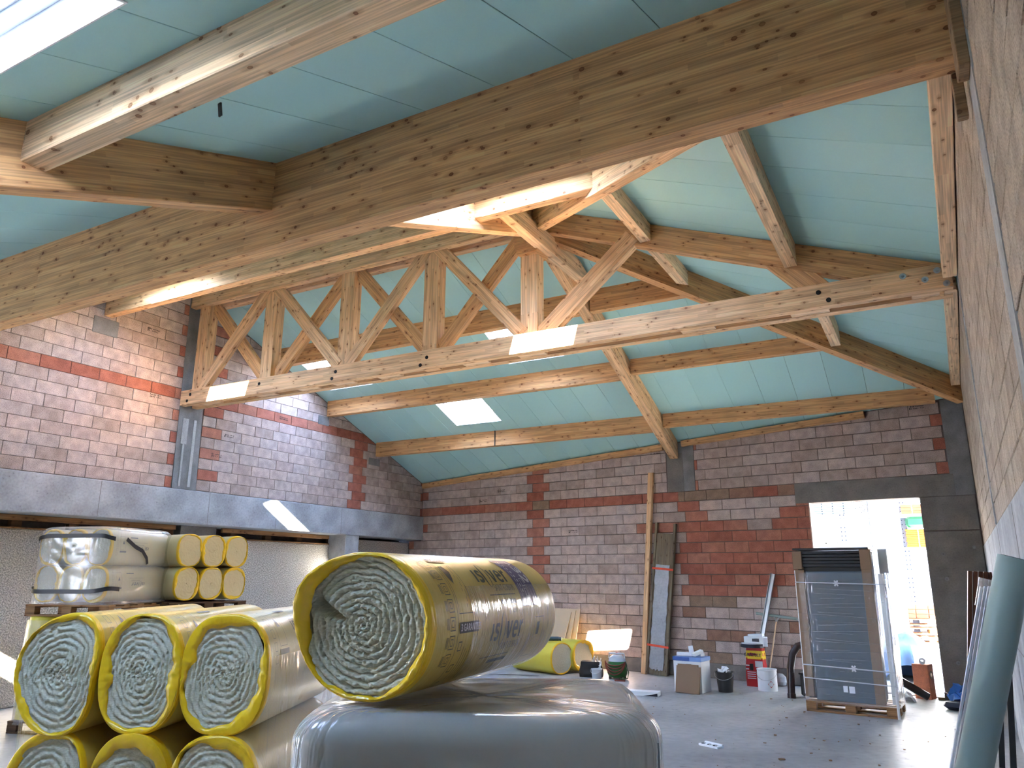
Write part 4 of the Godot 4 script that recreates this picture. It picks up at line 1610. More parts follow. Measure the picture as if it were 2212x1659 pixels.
# three by three rolls lying on a pallet at the lower left
func near_stack():
	var ang := 25.0
	var right := Vector3(cos(deg_to_rad(ang)), 0, -sin(deg_to_rad(ang)))
	var into := Vector3(-sin(deg_to_rad(ang)), 0, -cos(deg_to_rad(ang)))
	var c := Vector3(-3.41, 1.432, -2.48)
	var W := 0.412
	var H := 0.545
	var names := [["insulation roll, leftmost of the top row in the near stack, egg-shaped leaning end", "insulation roll in the middle of the near stack's top row, tall oval wool end", "insulation roll, rightmost of the near stack's top row, beside the wrapped pack"],
		["insulation roll at the lower left of the near stack, under the egg-shaped one", "insulation roll in the middle of the near stack's second row with torn yellow rim", "insulation roll at the right of the near stack's second row, below the rounded one"],
		["bottom insulation roll at the left of the near stack", "bottom insulation roll in the middle of the near stack", "bottom insulation roll at the right of the near stack"]]
	for row in 3:
		for k in 3:
			var s := {"w": W * 0.5, "h": H * 0.5 + 0.004, "n": 2.35, "len": 1.2, "rim": 0.042, "seed": 1.7 * k + 3.1 * row, "turns": 8.5, "relief": 0.014, "rimv": 0.45, "mean": 0.24}
			if k == 0 and row == 0:
				s.e3 = 0.07
				s.p3 = 0.9
				s.e2 = 0.03
				s.p2 = 0.9
				s.rim = 0.026
			elif k == 0:
				s.e3 = 0.04
				s.p3 = 1.2
				s.rim = 0.034
			elif k == 2:
				s.n = 2.5
				s.w = W * 0.5 + 0.012
				s.rim = 0.046
			elif row == 1:
				s.flap = 1.3
			var at: Vector3 = c + right * W * (k - 1) - Vector3(0, H * row, 0) + into * [0.0, 0.01, 0.02][(k + row) % 3]
			var lab: String = names[row][k]
			var t := make_roll("insulation_roll", "yellow film " + lab if lab.split(" ").size() < 14 else lab, s, aim(ang, at), "insulation rolls of the near stack", "film_print" if k < 2 else "film_tan", 34 if row < 2 else 8, 96 if row < 2 else 24)
			if row == 0:
				some_print(t, s, 0.75, false)
	var mid := c + into * 0.6
	make_pallet("pallet under the near stack of insulation rolls", Transform3D(Basis(right, Vector3.UP, -into), Vector3(mid.x, -0.06, mid.z)), 1.2, 1.2)
	# clear film down both sides and over the top
	var st := begin()
	var wrap := thing("stretch_film", "clear streaky stretch film hanging round the near stack of rolls", "film", Vector3(mid.x, 0, mid.z), "", Basis(right, Vector3.UP, -into))
	pack_shell(st, 0.655, 0.63, 0.09, 1.73, 0.55, 0.22, 0.006, 5, false, -0.20, 0.115, 50)
	part("sheet", st, M.wrap, wrap)
	st = begin()
	pack_shell(st, 0.655, 0.63, 0.09, 1.73, 0.55, 0.22, 0.006, 8, false, 0.385, 0.70, 50)
	part("sheet", st, M.wrap, wrap)

# the wrapped pack in the middle and the roll on top of it
func centre_pack():
	var f := Vector3(0.885, 0, -0.466)
	var into := Vector3(-0.466, 0, -0.885)
	var mid := Vector3(-1.236, 0, -2.03) + into * 0.47
	var t := thing("insulation_pack", "large film-wrapped insulation pack in the middle foreground, carrying the single roll", "insulation pack", mid, "", Basis(f, Vector3.UP, -into))
	var a := 0.575
	var b := 0.47
	var st := begin()
	pack_shell(st, a - 0.02, b - 0.02, 0.15, 1.475, 0.32, 0.085, 0.004, 3)
	part("wool_rolls", st, M.film_olive, t)
	st = begin()
	pack_shell(st, a, b, 0.14, 1.492, 0.30, 0.09, 0.014, 12)
	part("stretch_film", st, M.wrap_milky, t)
	# print seen through the film on the front: arrow panel, empty panels, purple label
	st = begin()
	var zf := b + 0.012
	var T := Transform3D(Basis(), Vector3(0, 0, zf))
	var pr := func(r: Rect2):
		slab(st, rect(r.position.x, r.position.y, r.end.x, r.end.y), T, -0.004, 0.0)
	for r in [[-0.53, 0.95, 0.11, 0.40], [-0.40, 0.95, 0.16, 0.40], [-0.13, 0.98, 0.30, 0.33], [0.40, 0.95, 0.14, 0.33]]:
		var w := 0.0035
		pr.call(Rect2(r[0], r[1], r[2], w))
		pr.call(Rect2(r[0], r[1] + r[3], r[2], w))
		pr.call(Rect2(r[0], r[1], w, r[3]))
		pr.call(Rect2(r[0] + r[2], r[1], w, r[3]))
	for ax in [-0.475, 0.47]:
		var y: float = 1.16 if ax < 0 else 1.08
		slab(st, poly([[ax - 0.018, y], [ax + 0.018, y], [ax + 0.018, y + 0.10], [ax + 0.042, y + 0.10], [ax, y + 0.16], [ax - 0.042, y + 0.10], [ax - 0.018, y + 0.10]]), T, -0.004, 0.0)
	part("printing", st, M.ink_pale, t)
	st = begin()
	slab(st, poly([[ -0.485, 1.168], [-0.465, 1.168], [-0.465, 1.268], [-0.458, 1.268], [-0.475, 1.295], [-0.492, 1.268], [-0.485, 1.268]]), T, -0.004, 0.0012)
	part("printing", st, M.film_tan, t)
	st = begin()
	slab(st, rect(0.14, 1.03, 0.35, 1.24), T, -0.004, 0.0)
	part("product_label", st, M.purple, t, Vector3.ZERO, "dark purple label under the film")
	st = begin()
	var l2 := begin()
	lathe(l2, [Vector2(0, 0.002), Vector2(0.035, 0.002), Vector2(0.035, 0.0)], 20)
	st.append_from(l2.commit(), 0, Transform3D(Basis(Vector3.RIGHT, PI / 2), Vector3(0.245, 1.15, zf)))
	part("printing", st, M.film_tan, t)
	# straps: two loose grey pieces on top, one down the right corner
	st = begin()
	strip(st, [Vector3(0.02, 1.512, 0.20), Vector3(0.10, 1.513, 0.17), Vector3(0.16, 1.512, 0.18), Vector3(0.22, 1.512, 0.16), Vector3(0.30, 1.51, 0.19)], 0.022)
	part("strap", st, M.strap_grey, t)
	st = begin()
	strip(st, [Vector3(0.0, 1.512, -0.34), Vector3(0.10, 1.513, -0.32), Vector3(0.2, 1.512, -0.30)], 0.014)
	part("strap", st, M.strap_grey, t)
	st = begin()
	pack_band(st, a, b, 0.30, func(u): return 0.85 + 0 * u, 0.57, 0.123, 0.130, 0.012, 6)
	part("strap", st, M.strap_grey, t)
	make_pallet("pallet under the wrapped pack in the foreground", Transform3D(Basis(f, Vector3.UP, -into), mid), 1.15, 0.94)
	# the roll
	var s := {"w": 0.252, "h": 0.236, "n": 2.1, "len": 1.2, "rim": 0.022, "seed": 2.3, "turns": 10.0, "relief": 0.015, "rimv": 0.35, "flap": PI - 0.45, "gash": PI - 0.35, "e2": 0.02, "p2": 2.6, "mean": 0.242, "flat": 0.232}
	var r := make_roll("insulation_roll", "single large yellow insulation roll lying on the wrapped pack, printed side towards the door", s, aim(6.5, Vector3(-1.655, 1.738, -2.0)), "", "film_print", 72, 150)
	full_print(r, s)
	st = begin()
	var rows := []
	var uvs := []
	for i in 25:
		var row := PackedVector3Array()
		var ur := PackedVector2Array()
		for k in 61:
			var an := lerpf(-1.4, 0.5, k / 60.0)
			var tt := 0.30 + 0.87 * i / 24.0
			row.append(skin(tt, an, s, 0.006 + 0.003 * sin(tt * 31.0 + 2.0 * an) * sin(tt * 87.0)))
			ur.append(Vector2(tt * 3.0, an * 0.3))
		rows.append(row)
		uvs.append(ur)
	grid(st, rows, uvs, false, true)
	part("stretch_film", st, M.wrap, r)

# flat band along points lying on a surface
func strip(st: SurfaceTool, pts: Array, hw: float, up := Vector3.UP) -> void:
	var a := PackedVector3Array()
	var b := PackedVector3Array()
	var u := PackedVector2Array()
	var v := PackedVector2Array()
	for i in pts.size():
		var d: Vector3 = (pts[mini(i + 1, pts.size() - 1)] - pts[maxi(i - 1, 0)]).normalized()
		var x := d.cross(up).normalized()
		a.append(pts[i] - x * hw)
		b.append(pts[i] + x * hw)
		u.append(Vector2(i * 0.1, 0))
		v.append(Vector2(i * 0.1, 0.03))
	grid(st, [a, b], [u, v], false, false)

func far_stack(ang: float, c: Vector3, W: float, H: float, who: String, grp: String, skin_mat: String, turned: bool, wool: String) -> void:
	var a := deg_to_rad(ang)
	var right := Vector3(cos(a), 0, -sin(a))
	for row in 2:
		for k in 3:
			var s := {"w": W * 0.5, "h": H * 0.5, "n": 2.6, "len": 1.2, "rim": 0.022 + 0.008 * ((k + row) % 2), "seed": 1.3 * k + 2.1 * row + ang, "turns": 7.0, "relief": 0.007, "rimv": 0.5, "mean": 0.22}
			var at := c + right * W * (k - 1) - Vector3(0, H * row, 0)
			var lab := "%s insulation roll of the %s row in %s" % [["left", "middle", "right"][k], ["upper", "lower"][row], who]
			var t := make_roll("insulation_roll", lab, s, aim(ang, at), grp, skin_mat, 16, 44, wool)
			if k == 2 and turned:
				some_print(t, s, 0.1, true)

func upright_pack(c: Vector3, b: Basis, who: String, n: int, r: float) -> void:
	# rolls standing on a pallet, wrapped in clear film
	make_pallet("dark floor pallet under the %s" % who, Transform3D(b, c), 1.2, 1.2, "pallet_dark")
	var t := thing("insulation_pack", who, "insulation pack", c, "", b)
	for i in n:
		for j in 3:
			var st := begin()
			var x := (i - (n - 1) * 0.5) * r * 2.0
			var z := (j - 1) * r * 2.0
			lathe(st, [Vector2(0.02, 1.372), Vector2(r * 0.9, 1.372), Vector2(r * 0.985, 1.355), Vector2(r * 0.985, 0.16), Vector2(0.02, 0.15)], 20, Vector3(x, 0, z))
			part("roll", st, M.film_lemon if (i + j) % 3 else M.film_yellow, t)
	var st2 := begin()
	pack_shell(st2, n * r + 0.01, 3 * r + 0.01, 0.10, 1.355, 0.35, 0.03, 0.006, 4, false)
	part("stretch_film", st2, M.wrap_hazy, t)
	st2 = begin()
	for k in 5:
		box(st2, Vector3(-0.35 + k * 0.18, 1.05 + 0.03 * (k % 2), 3 * r + 0.022), Vector3(0.09, 0.18, 0.003))
	part("printing", st2, M.ink_pale, t)

func far_packs():
	# left pack: ends towards us, wrapped, two black straps
	var ang := 18.0
	var a := deg_to_rad(ang)
	var right := Vector3(cos(a), 0, -sin(a))
	var into := Vector3(-sin(a), 0, -cos(a))
	var bas := Basis(right, Vector3.UP, -into)
	var c := Vector3(-9.60, 2.225, -5.86)
	far_stack(ang, c, 0.35, 0.455, "the film-wrapped far pack with two black straps", "rolls of the far strapped pack", "film_tan", true, "wool")
	var mid := c + into * 0.6
	var t := thing("pack_wrapping", "hazy stretch film with two black straps round the far left pack", "film", Vector3(mid.x, 0, mid.z), "", bas)
	var st := begin()
	pack_shell(st, 0.575, 0.655, 1.52, 2.485, 0.35, 0.10, 0.006, 21)
	part("sheet", st, M.wrap_hazy, t)
	st = begin()
	pack_band(st, 0.575, 0.655, 0.35, func(u): return 2.345 - 0.02 * sin(u * 20.0), 0.026, 0.42, 0.10, 0.018, 50)
	part("strap", st, M.strap, t)
	st = begin()
	strip(st, [Vector3(0.594, 2.33, 0.42), Vector3(0.598, 2.24, 0.25), Vector3(0.60, 2.19, 0.10), Vector3(0.60, 2.10, 0.0), Vector3(0.597, 2.02, -0.03)], 0.026, Vector3.RIGHT)
	part("strap", st, M.strap, t)
	st = begin()
	pack_band(st, 0.575, 0.655, 0.35, func(u): return 1.695 + 0.02 * sin(u * 17.0), 0.026, 0.43, 0.03, 0.018, 50)
	part("strap", st, M.strap, t)
	make_pallet("weathered pallet between the strapped far pack and upright rolls below", Transform3D(bas, Vector3(mid.x, 1.372, mid.z)), 1.2, 1.2, "pallet")
	upright_pack(Vector3(mid.x, 0, mid.z), bas, "upright yellow rolls wrapped in film below the strapped far pack", 3, 0.205)
	# right pack: ends towards the door
	ang = 82.0
	a = deg_to_rad(ang)
	right = Vector3(cos(a), 0, -sin(a))
	into = Vector3(-sin(a), 0, -cos(a))
	bas = Basis(right, Vector3.UP, -into)
	c = Vector3(-9.04, 2.215, -7.56)
	far_stack(ang, c, 0.37, 0.45, "the far stack of bare yellow ends", "rolls of the far right stack", "film_tan", false, "wool_tan")
	mid = c + into * 0.6
	make_pallet("dark pallet under the far right stack of rolls", Transform3D(bas, Vector3(mid.x, 1.372, mid.z)), 1.2, 1.2, "pallet_dark")
	upright_pack(Vector3(mid.x, 0, mid.z), bas, "upright film-wrapped rolls below the far right stack", 3, 0.205)

func floor_rolls():
	var s := {"w": 0.30, "h": 0.30, "n": 2.2, "len": 1.2, "rim": 0.02, "seed": 4.4, "turns": 6.0, "relief": 0.004, "rimv": 0.4, "mean": 0.3}
	var t := make_roll("insulation_roll", "lemon yellow insulation roll lying on the floor by the back wall, drill on top", s, aim(72.0, Vector3(-6.62, 0.30, -14.12)), "", "film_lemon", 20, 56)
	some_print(t, s, 0.35, true)
	s = s.duplicate()
	s.seed = 6.1
	s.rim = 0.05
	s.flap = 0.8
	make_roll("insulation_roll", "second yellow roll behind the one with the drill, its crumpled rim open", s, aim(72.0, Vector3(-6.38, 0.32, -14.62)), "", "film_lemon", 20, 56)

# ---------------------------------------------------------------- things standing about in the hall

func tagged(o: MeshInstance3D, label: String, category: String, group := "") -> MeshInstance3D:
	o.set_meta("label", label)
	o.set_meta("category", category)
	if group != "":
		o.set_meta("group", group)
	return o

func lone(called: String, label: String, category: String, st: SurfaceTool, m: Material, at := Vector3.ZERO, b := Basis(), group := "") -> MeshInstance3D:
	var o := part(called, st, m, self, at)
	o.basis = b
	return tagged(o, label, category, group)

func site_materials():
	M.card = mat(Color(0.52, 0.42, 0.33), 0.85)
	M.card_white = mat(Color(0.84, 0.86, 0.88), 0.6)
	M.blue = mat(Color(0.16, 0.32, 0.60), 0.5)
	M.blue_pale = mat(Color(0.42, 0.56, 0.78), 0.5)
	M.navy = mat(Color(0.05, 0.07, 0.16), 0.5)
	M.foam = mat(Color(0.90, 0.91, 0.92), 0.8)
	M.bucket = mat(Color(0.10, 0.11, 0.12), 0.5)
	M.bag_red = mat(Color(0.68, 0.06, 0.08), 0.5)
	M.bag_yellow = mat(Color(0.90, 0.76, 0.12), 0.5)
	M.can = mat(Color(0.80, 0.81, 0.83), 0.35)
	M.green = mat(Color(0.10, 0.36, 0.14), 0.4)
	M.hose = mat(Color(0.42, 0.16, 0.09), 0.5)
	M.hose_green = mat(Color(0.20, 0.32, 0.14), 0.5)
	M.teal_dark = mat(Color(0.10, 0.20, 0.24), 0.4)
	M.orange_tape = mat(Color(0.86, 0.28, 0.13), 0.5)
	M.plaster = triplanar(mat(Color(0.80, 0.82, 0.84), 0.85), M.concrete.albedo_texture, 0.4)
	M.plaster_edge = mat(Color(0.80, 0.72, 0.61), 0.85)
	M.brown_pipe = mat(Color(0.13, 0.05, 0.05), 0.3)
	M.brown_board = M.wood.duplicate()
	M.brown_board.albedo_color = Color(0.30, 0.19, 0.14)
	M.tube = mat(Color(0.52, 0.60, 0.58), 0.4)
	M.terracotta = triplanar(mat(Color(0.92, 0.58, 0.44), 0.9), M.pale0.albedo_texture, 1.5)
	M.glass_dark = mat(Color(0.15, 0.20, 0.24), 0.25)
	M.panel_blue = mat(Color(0.27, 0.33, 0.38), 0.30)
	M.panel_black = mat(Color(0.045, 0.045, 0.06), 0.35)
	M.cord = mat(Color(0.75, 0.76, 0.78), 0.5)
	M.blue_bag = mat(Color(0.16, 0.42, 0.74), 0.35)
	M.paper = mat(Color(0.90, 0.91, 0.93), 0.8)
	M.alu = mat(Color(0.72, 0.75, 0.79), 0.28, 0.7)

func on_wall(u: float, y: float, out: float) -> Vector3:
	return BO + BU * u + Vector3(0, y, 0) + BN * out

func build_site_things():
	site_materials()
	var wallb := Basis(BU, Vector3.UP, BN)
	# --- leaning timber post
	var st := begin()
	bar(st, on_wall(6.38, 0.0, 0.22), on_wall(6.64, 3.99, 0.06), 0.105, 0.085, BN)
	lone("timber_post", "long slim raw timber leaning on the back wall beside the notched plank", "timber", st, M.wood)
	# --- scaffold plank with a notched head, plasterboard strip taped on
	var f := on_wall(6.67, 0.0, 0.26)
	var hd := on_wall(6.93, 2.94, 0.06)
	var up := (hd - f).normalized()
	var nx := (BU - up * BU.dot(up)).normalized()
	var nn := nx.cross(up).normalized()
	var t := thing("scaffold_plank", "weathered grey plank with a notched top, leaning upright, white board strip taped on", "plank", f, "", Basis(nx, up, nn))
	st = begin()
	for k in 3:
		bar(st, Vector3(-0.12 + 0.12 * k, 0, 0), Vector3(-0.12 + 0.12 * k, 2.74, 0), 0.1195, 0.04, Vector3.BACK, 0.002)
	part("plank", st, M.wood_grey, t)
	st = begin()
	for x in [-0.205, 0.205]:
		bar(st, Vector3(x, 0, 0), Vector3(x, 2.95, 0), 0.05, 0.075, Vector3.BACK)
	part("side_rail", st, M.wood_grey, t)
	st = begin()
	var e := []
	for k in 25:
		e.append([-0.155 + 0.008 * sin(k * 2.1) + 0.005 * sin(k * 5.3), 0.13 + k * 0.0825])
	for k in 25:
		e.append([0.145 + 0.008 * sin(k * 1.7 + 2.0), 2.11 - k * 0.0825 + 0.02 * sin(k)])
	for k in 8:
		e.append([0.12 - k * 0.033, 0.10 + 0.02 * sin(k * 2.7)])
	slab(st, poly(e), Transform3D(), 0.02, 0.034)
	part("plasterboard_strip", st, M.plaster, t)
	st = begin()
	for y in [0.545, 2.03]:
		st = begin()
		box(st, Vector3(0, y, 0.032), Vector3(0.465, 0.042, 0.012), Basis(), 0.001)
		part("tape", st, M.orange_tape, t)

	# --- plasterboards leaning by the floor rolls
	for k in 3:
		st = begin()
		var p := on_wall(4.55 + 0.10 * k, 0.0, 0.62 - 0.13 * k)
		var q := on_wall(4.62 + 0.10 * k, 1.12, 0.10 + 0.015 * (2 - k))
		var u2 := (q - p).normalized()
		var n2 := BU.cross(u2).normalized()
		slab(st, rect(-0.95, 0.0, 0.02, 1.22), Transform3D(Basis(BU, u2, n2), p), -0.014, 0.0, 0.002)
		lone("plasterboard", "%s beige plasterboard leaning against the back wall behind the floor rolls" % ["front", "middle", "rear"][k], "board", st, M.plaster_edge)

	# --- white carton with blue lid, flat card, offcuts
	var cb := Basis(Vector3(0.978, 0, 0.12).normalized(), Vector3.UP, Vector3(-0.12, 0, 0.978).normalized())
	t = thing("carton", "white carton with a blue lid standing right of the notched plank", "box", Vector3(-3.80, 0, -13.30), "", cb)
	st = begin()
	box(st, Vector3(0, 0.25, 0), Vector3(0.49, 0.50, 0.40))
	part("box", st, M.card_white, t)
	st = begin()
	box(st, Vector3(0, 0.525, 0), Vector3(0.51, 0.065, 0.42))
	part("lid", st, M.blue_pale, t)
	st = begin()
	box(st, Vector3(-0.10, 0.527, 0.203), Vector3(0.30, 0.06, 0.02))
	part("lid_label", st, M.blue, t)
	st = begin()
	slab(st, poly([[-0.045, -0.014], [0.045, -0.014], [0.055, 0.0], [0.045, 0.014], [-0.045, 0.014], [-0.055, 0.0]]), Transform3D(Basis(), Vector3(0.03, 0.435, 0.2)), -0.002, 0.002)
	part("hand_hole", st, M.hole, t)
	st = begin()
	slab(st, poly([[-0.21, 0], [0.21, 0], [0.21, 0.42], [0.17, 0.42], [0.17, 0.455], [-0.19, 0.455], [-0.19, 0.43], [-0.21, 0.43]]), Transform3D(cb * Basis(Vector3.RIGHT, -0.22), Vector3(-3.80, 0, -12.99)), 0.0, 0.03, 0.003)
	lone("flat_carton", "flattened brown carton leaning against the white carton", "box", st, M.card)
	var bits := [[Vector3(-0.10, 0.592, 0.05), Vector3(0.26, 0.06, 0.10), 0.3, 0.0], [Vector3(0.10, 0.590, -0.06), Vector3(0.24, 0.05, 0.09), -0.5, 0.0], [Vector3(0.02, 0.66, 0.04), Vector3(0.08, 0.14, 0.07), 0.4, 0.15], [Vector3(0.15, 0.625, 0.08), Vector3(0.18, 0.05, 0.10), 0.9, 0.35]]
	for k in bits.size():
		st = begin()
		box(st, Vector3.ZERO, bits[k][1])
		lone("foam_offcut", ["white offcut lying at the left on the blue lid", "white offcut lying at the back of the blue lid", "small white offcut standing up on the blue lid", "white offcut tilted at the right of the blue lid"][k], "offcut", st, M.foam, Vector3(-3.80, 0, -13.30) + cb * Vector3(bits[k][0]), cb * Basis(Vector3.UP, bits[k][2]) * Basis(Vector3.BACK, bits[k][3]))

	# --- black bucket with rags
	t = thing("bucket", "black plastic bucket filled with crumpled white paper, right of the carton", "bucket", Vector3(-3.30, 0, -13.50))
	st = begin()
	lathe(st, [Vector2(0.0, 0.0), Vector2(0.115, 0.0), Vector2(0.15, 0.295), Vector2(0.16, 0.295), Vector2(0.16, 0.32), Vector2(0.145, 0.32), Vector2(0.142, 0.28), Vector2(0.0, 0.26)], 28)
	part("pail", st, M.bucket, t)
	st = begin()
	var arc := []
	for k in 13:
		var a := PI * k / 12.0
		arc.append(Vector3(0.16 * cos(a), 0.30 - 0.10 * sin(a), 0.05 + 0.115 * sin(a)))
	tube(st, arc, 0.004, 6)
	part("handle", st, M.steel, t)
	crumple("paper_scrap", "crumpled white paper scraps heaped in the black bucket", "paper", Vector3(-3.30, 0.30, -13.50), 0.13, 0.10, 9, M.paper)

	# --- sack, lid, carton on top
	t = thing("sack", "red and yellow printed sack standing against the back wall", "sack", Vector3(-2.96, 0, -14.44), "", wallb)
	st = begin()
	sack_body(st, 0.17, 0.10, 0.0, 0.40, 0.66)
	part("sack_body", st, M.bag_red, t)
	st = begin()
	sack_body(st, 0.172, 0.102, 0.46, 0.60, 0.66)
	part("yellow_band", st, M.bag_yellow, t)
	st = begin()
	var T2 := Transform3D(Basis(), Vector3(0, 0, 0.108))
	slab(st, rect(0.02, 0.33, 0.15, 0.43), T2, -0.01, 0.002)
	slab(st, rect(-0.15, 0.34, -0.09, 0.36), T2, -0.01, 0.002)
	slab(st, rect(-0.15, 0.28, -0.10, 0.30), T2, -0.01, 0.002)
	for k in 4:
		slab(st, rect(-0.13, 0.13 + k * 0.035, 0.02, 0.143 + k * 0.035), T2, -0.01, 0.002)
	part("printing", st, M.print_white, t)
	st = begin()
	slab(st, rect(-0.08, 0.27, -0.02, 0.38), T2, -0.01, 0.003)
	flat_text(st, "GRATUIT", T2 * Transform3D(Basis(), Vector3(-0.165, 0.505, 0.003)), 0.052, true)
	part("printing", st, M.ink, t)
	st = begin()
	lathe(st, [Vector2(0.0, 0.02), Vector2(0.205, 0.02), Vector2(0.215, 0.0), Vector2(0.215, 0.04), Vector2(0.20, 0.055), Vector2(0.0, 0.06)], 28)
	lone("tub_lid", "round dark blue rimmed lid lying on top of the printed sack", "lid", st, M.navy, Vector3(-2.99, 0.655, -14.42))
	st = begin()
	lathe(st, [Vector2(0.0, 0.0), Vector2(0.198, 0.0), Vector2(0.198, 0.008), Vector2(0.0, 0.01)], 28)
	lone("tub_lid", "pale grey disc on the dark blue lid above the sack", "lid", st, M.can, Vector3(-2.99, 0.715, -14.42))
	t = thing("carton", "small open white carton lying on the lids above the sack", "box", Vector3(-2.93, 0.728, -14.40), "", wallb)
	st = begin()
	box(st, Vector3(0, 0.055, 0), Vector3(0.36, 0.11, 0.20))
	box(st, Vector3(0.20, 0.03, 0.10), Vector3(0.08, 0.15, 0.012), Basis(Vector3.UP, 0.3))
	part("box", st, M.card_white, t)
	st = begin()
	box(st, Vector3(0.03, 0.055, 0.101), Vector3(0.12, 0.05, 0.006))
	part("label", st, M.navy, t)
	st = begin()
	box(st, Vector3(0.0, 0.13, -0.03), Vector3(0.26, 0.05, 0.12), Basis(Vector3.BACK, 0.08))
	part("flap", st, M.card_white, t)

	# --- paint can with hazard diamond
	t = thing("paint_can", "white paint can with a red hazard diamond, in front of the printed sack", "paint can", Vector3(-2.70, 0, -13.98))
	st = begin()
	lathe(st, [Vector2(0.0, 0.0), Vector2(0.160, 0.0), Vector2(0.163, 0.012), Vector2(0.160, 0.02), Vector2(0.160, 0.325), Vector2(0.167, 0.335), Vector2(0.167, 0.352), Vector2(0.150, 0.352), Vector2(0.148, 0.340), Vector2(0.0, 0.340)], 32)
	part("tin", st, M.can, t)
	st = begin()
	var dd := Vector3(0.19, 0.0, 0.98).normalized()
	for q in [0, 1]:
		var c := [[-0.055, 0.12], [0.0, 0.065], [0.055, 0.12], [0.0, 0.175]]
		var fc := []
		for v in c:
			var a: float = 0.55 + v[0] / 0.16
			fc.append(Vector3(0.1625 * sin(a), v[1], 0.1625 * cos(a)))
		face(st, fc, [Vector2.ZERO, Vector2.ZERO, Vector2.ZERO, Vector2.ZERO], Vector3(0.5, 0, 0.8))
	part("hazard_diamond", st, M.bag_red, t)
	st = begin()
	arc = []
	for k in 13:
		var a := PI * k / 12.0
		arc.append(Vector3(0.168 * cos(a) - 0.0, 0.30 - 0.12 * sin(a), 0.168 * sin(a)))
	tube(st, arc, 0.003, 6)
	part("handle", st, M.steel, t)
	st = begin()
	lathe(st, [Vector2(0.0, 0.0), Vector2(0.09, 0.02), Vector2(0.11, 0.08), Vector2(0.10, 0.16), Vector2(0.05, 0.21), Vector2(0.0, 0.22)], 12)
	lone("stone", "pale rounded stone on the floor between paint can and broom", "stone", st, M.concrete_pale, Vector3(-2.60, 0, -14.62))

	# --- profile and squeegee leaning
	st = begin()
	var p0 := on_wall(8.60, 0.0, 0.28)
	var p1 := on_wall(9.03, 1.93, 0.06)
	var ax := (p1 - p0).normalized()
	var sx := (BU - ax * BU.dot(ax)).normalized()
	var sz := sx.cross(ax)
	for q in [[-0.04, 0.006, 0.0, 0.05], [0.04, 0.006, 0.0, 0.05], [0.0, 0.08, -0.022, 0.006]]:
		var off: Vector3 = sx * q[0] + sz * q[2]
		loft(st, ring(p0 + off, sx, sz, q[1], q[3], 0.001), ring(p1 + off, sx, sz, q[1], q[3], 0.001))
	lone("metal_stud", "bright galvanised metal channel leaning against the back wall", "channel", st, M.zinc)
	t = thing("floor_squeegee", "wide floor squeegee leaning upside down beside the metal channel", "squeegee", on_wall(8.86, 0.0, 0.34), "", wallb)
	st = begin()
	tube(st, [Vector3(0, 0.0, 0), Vector3(0.18, 1.10, -0.24)], 0.013, 10)
	part("handle", st, M.wood_pale, t)
	st = begin()
	bar(st, Vector3(-0.19, 1.215, -0.26), Vector3(0.55, 1.14, -0.26), 0.05, 0.045, Vector3.BACK, 0.012)
	part("head", st, M.tube, t)
	st = begin()
	tube(st, [Vector3(0.175, 1.08, -0.235), Vector3(0.14, 1.17, -0.25)], 0.012, 8)
	tube(st, [Vector3(0.175, 1.08, -0.235), Vector3(0.24, 1.165, -0.25)], 0.012, 8)
	part("fork", st, M.steel, t)

	# --- brown downpipe elbow and crate left of the pallet
	t = thing("downpipe", "dark brown bent downpipe propped up left of the wrapped pallet", "pipe", Vector3(-2.22, 0, -13.35))
	st = begin()
	tube(st, [Vector3(0, 0.06, 0), Vector3(0.01, 0.45, -0.05), Vector3(0.05, 0.66, -0.09), Vector3(0.13, 0.78, -0.13), Vector3(0.30, 0.84, -0.18)], 0.058, 16)
	part("pipe", st, M.brown_pipe, t)
	st = begin()
	tube(st, [Vector3(0.0, 0.0, 0.005), Vector3(0.0, 0.07, 0.0)], 0.066, 16)
	part("collar", st, M.brown_pipe, t)
	st = begin()
	box(st, Vector3(0, 0.19, 0), Vector3(0.38, 0.34, 0.32), Basis(), 0.03)
	box(st, Vector3(0, 0.365, 0), Vector3(0.41, 0.03, 0.35), Basis(), 0.01)
	lone("crate", "black plastic crate half hidden behind the left side of the wrapped pallet", "crate", st, M.bucket, Vector3(-1.90, 0, -13.62))
	st = begin()
	slab(st, poly([[-0.10, 0], [0.06, 0], [0.12, 0.42], [0.02, 0.50], [-0.06, 0.40]]), Transform3D(Basis(), Vector3(-1.93, 0.83, -13.60)), -0.04, 0.04, 0.008)
	lone("black_folder", "black plastic piece standing on the brown downpipe", "scrap", st, M.black)
	crumple("paper_scrap", "small white paper scrap stuck on top of the black piece by the pallet", "paper", Vector3(-1.92, 1.30, -13.60), 0.06, 0.10, 3, M.paper)

	wrapped_pallet()
	right_side()
	floor_bits()

func sack_body(st: SurfaceTool, a: float, b: float, y0: float, y1: float, full: float) -> void:
	var rows := []
	var uvs := []
	for j in 9:
		var y := lerpf(y0, y1 if y0 > 0 else full, j / 8.0)
		var row := PackedVector3Array()
		var ur := PackedVector2Array()
		var bulge := 1.0 + 0.05 * sin(y / full * PI * 2.0) - 0.15 * pow(y / full, 6)
		for k in 41:
			var v := pack_plan(k / 40.0, a * bulge, b * bulge, 0.6)
			row.append(Vector3(v.x + 0.004 * sin(y * 40.0 + k), y, v.y + 0.004 * sin(y * 30.0 + k * 0.7)))
			ur.append(Vector2(k / 40.0, y))
		rows.append(row)
		uvs.append(ur)
	grid(st, rows, uvs, true, true)
	var cap := []
	var cu := []
	for k in 40:
		cap.append(rows[8][k])
		cu.append(Vector2.ZERO)
	face(st, cap, cu, Vector3.UP)

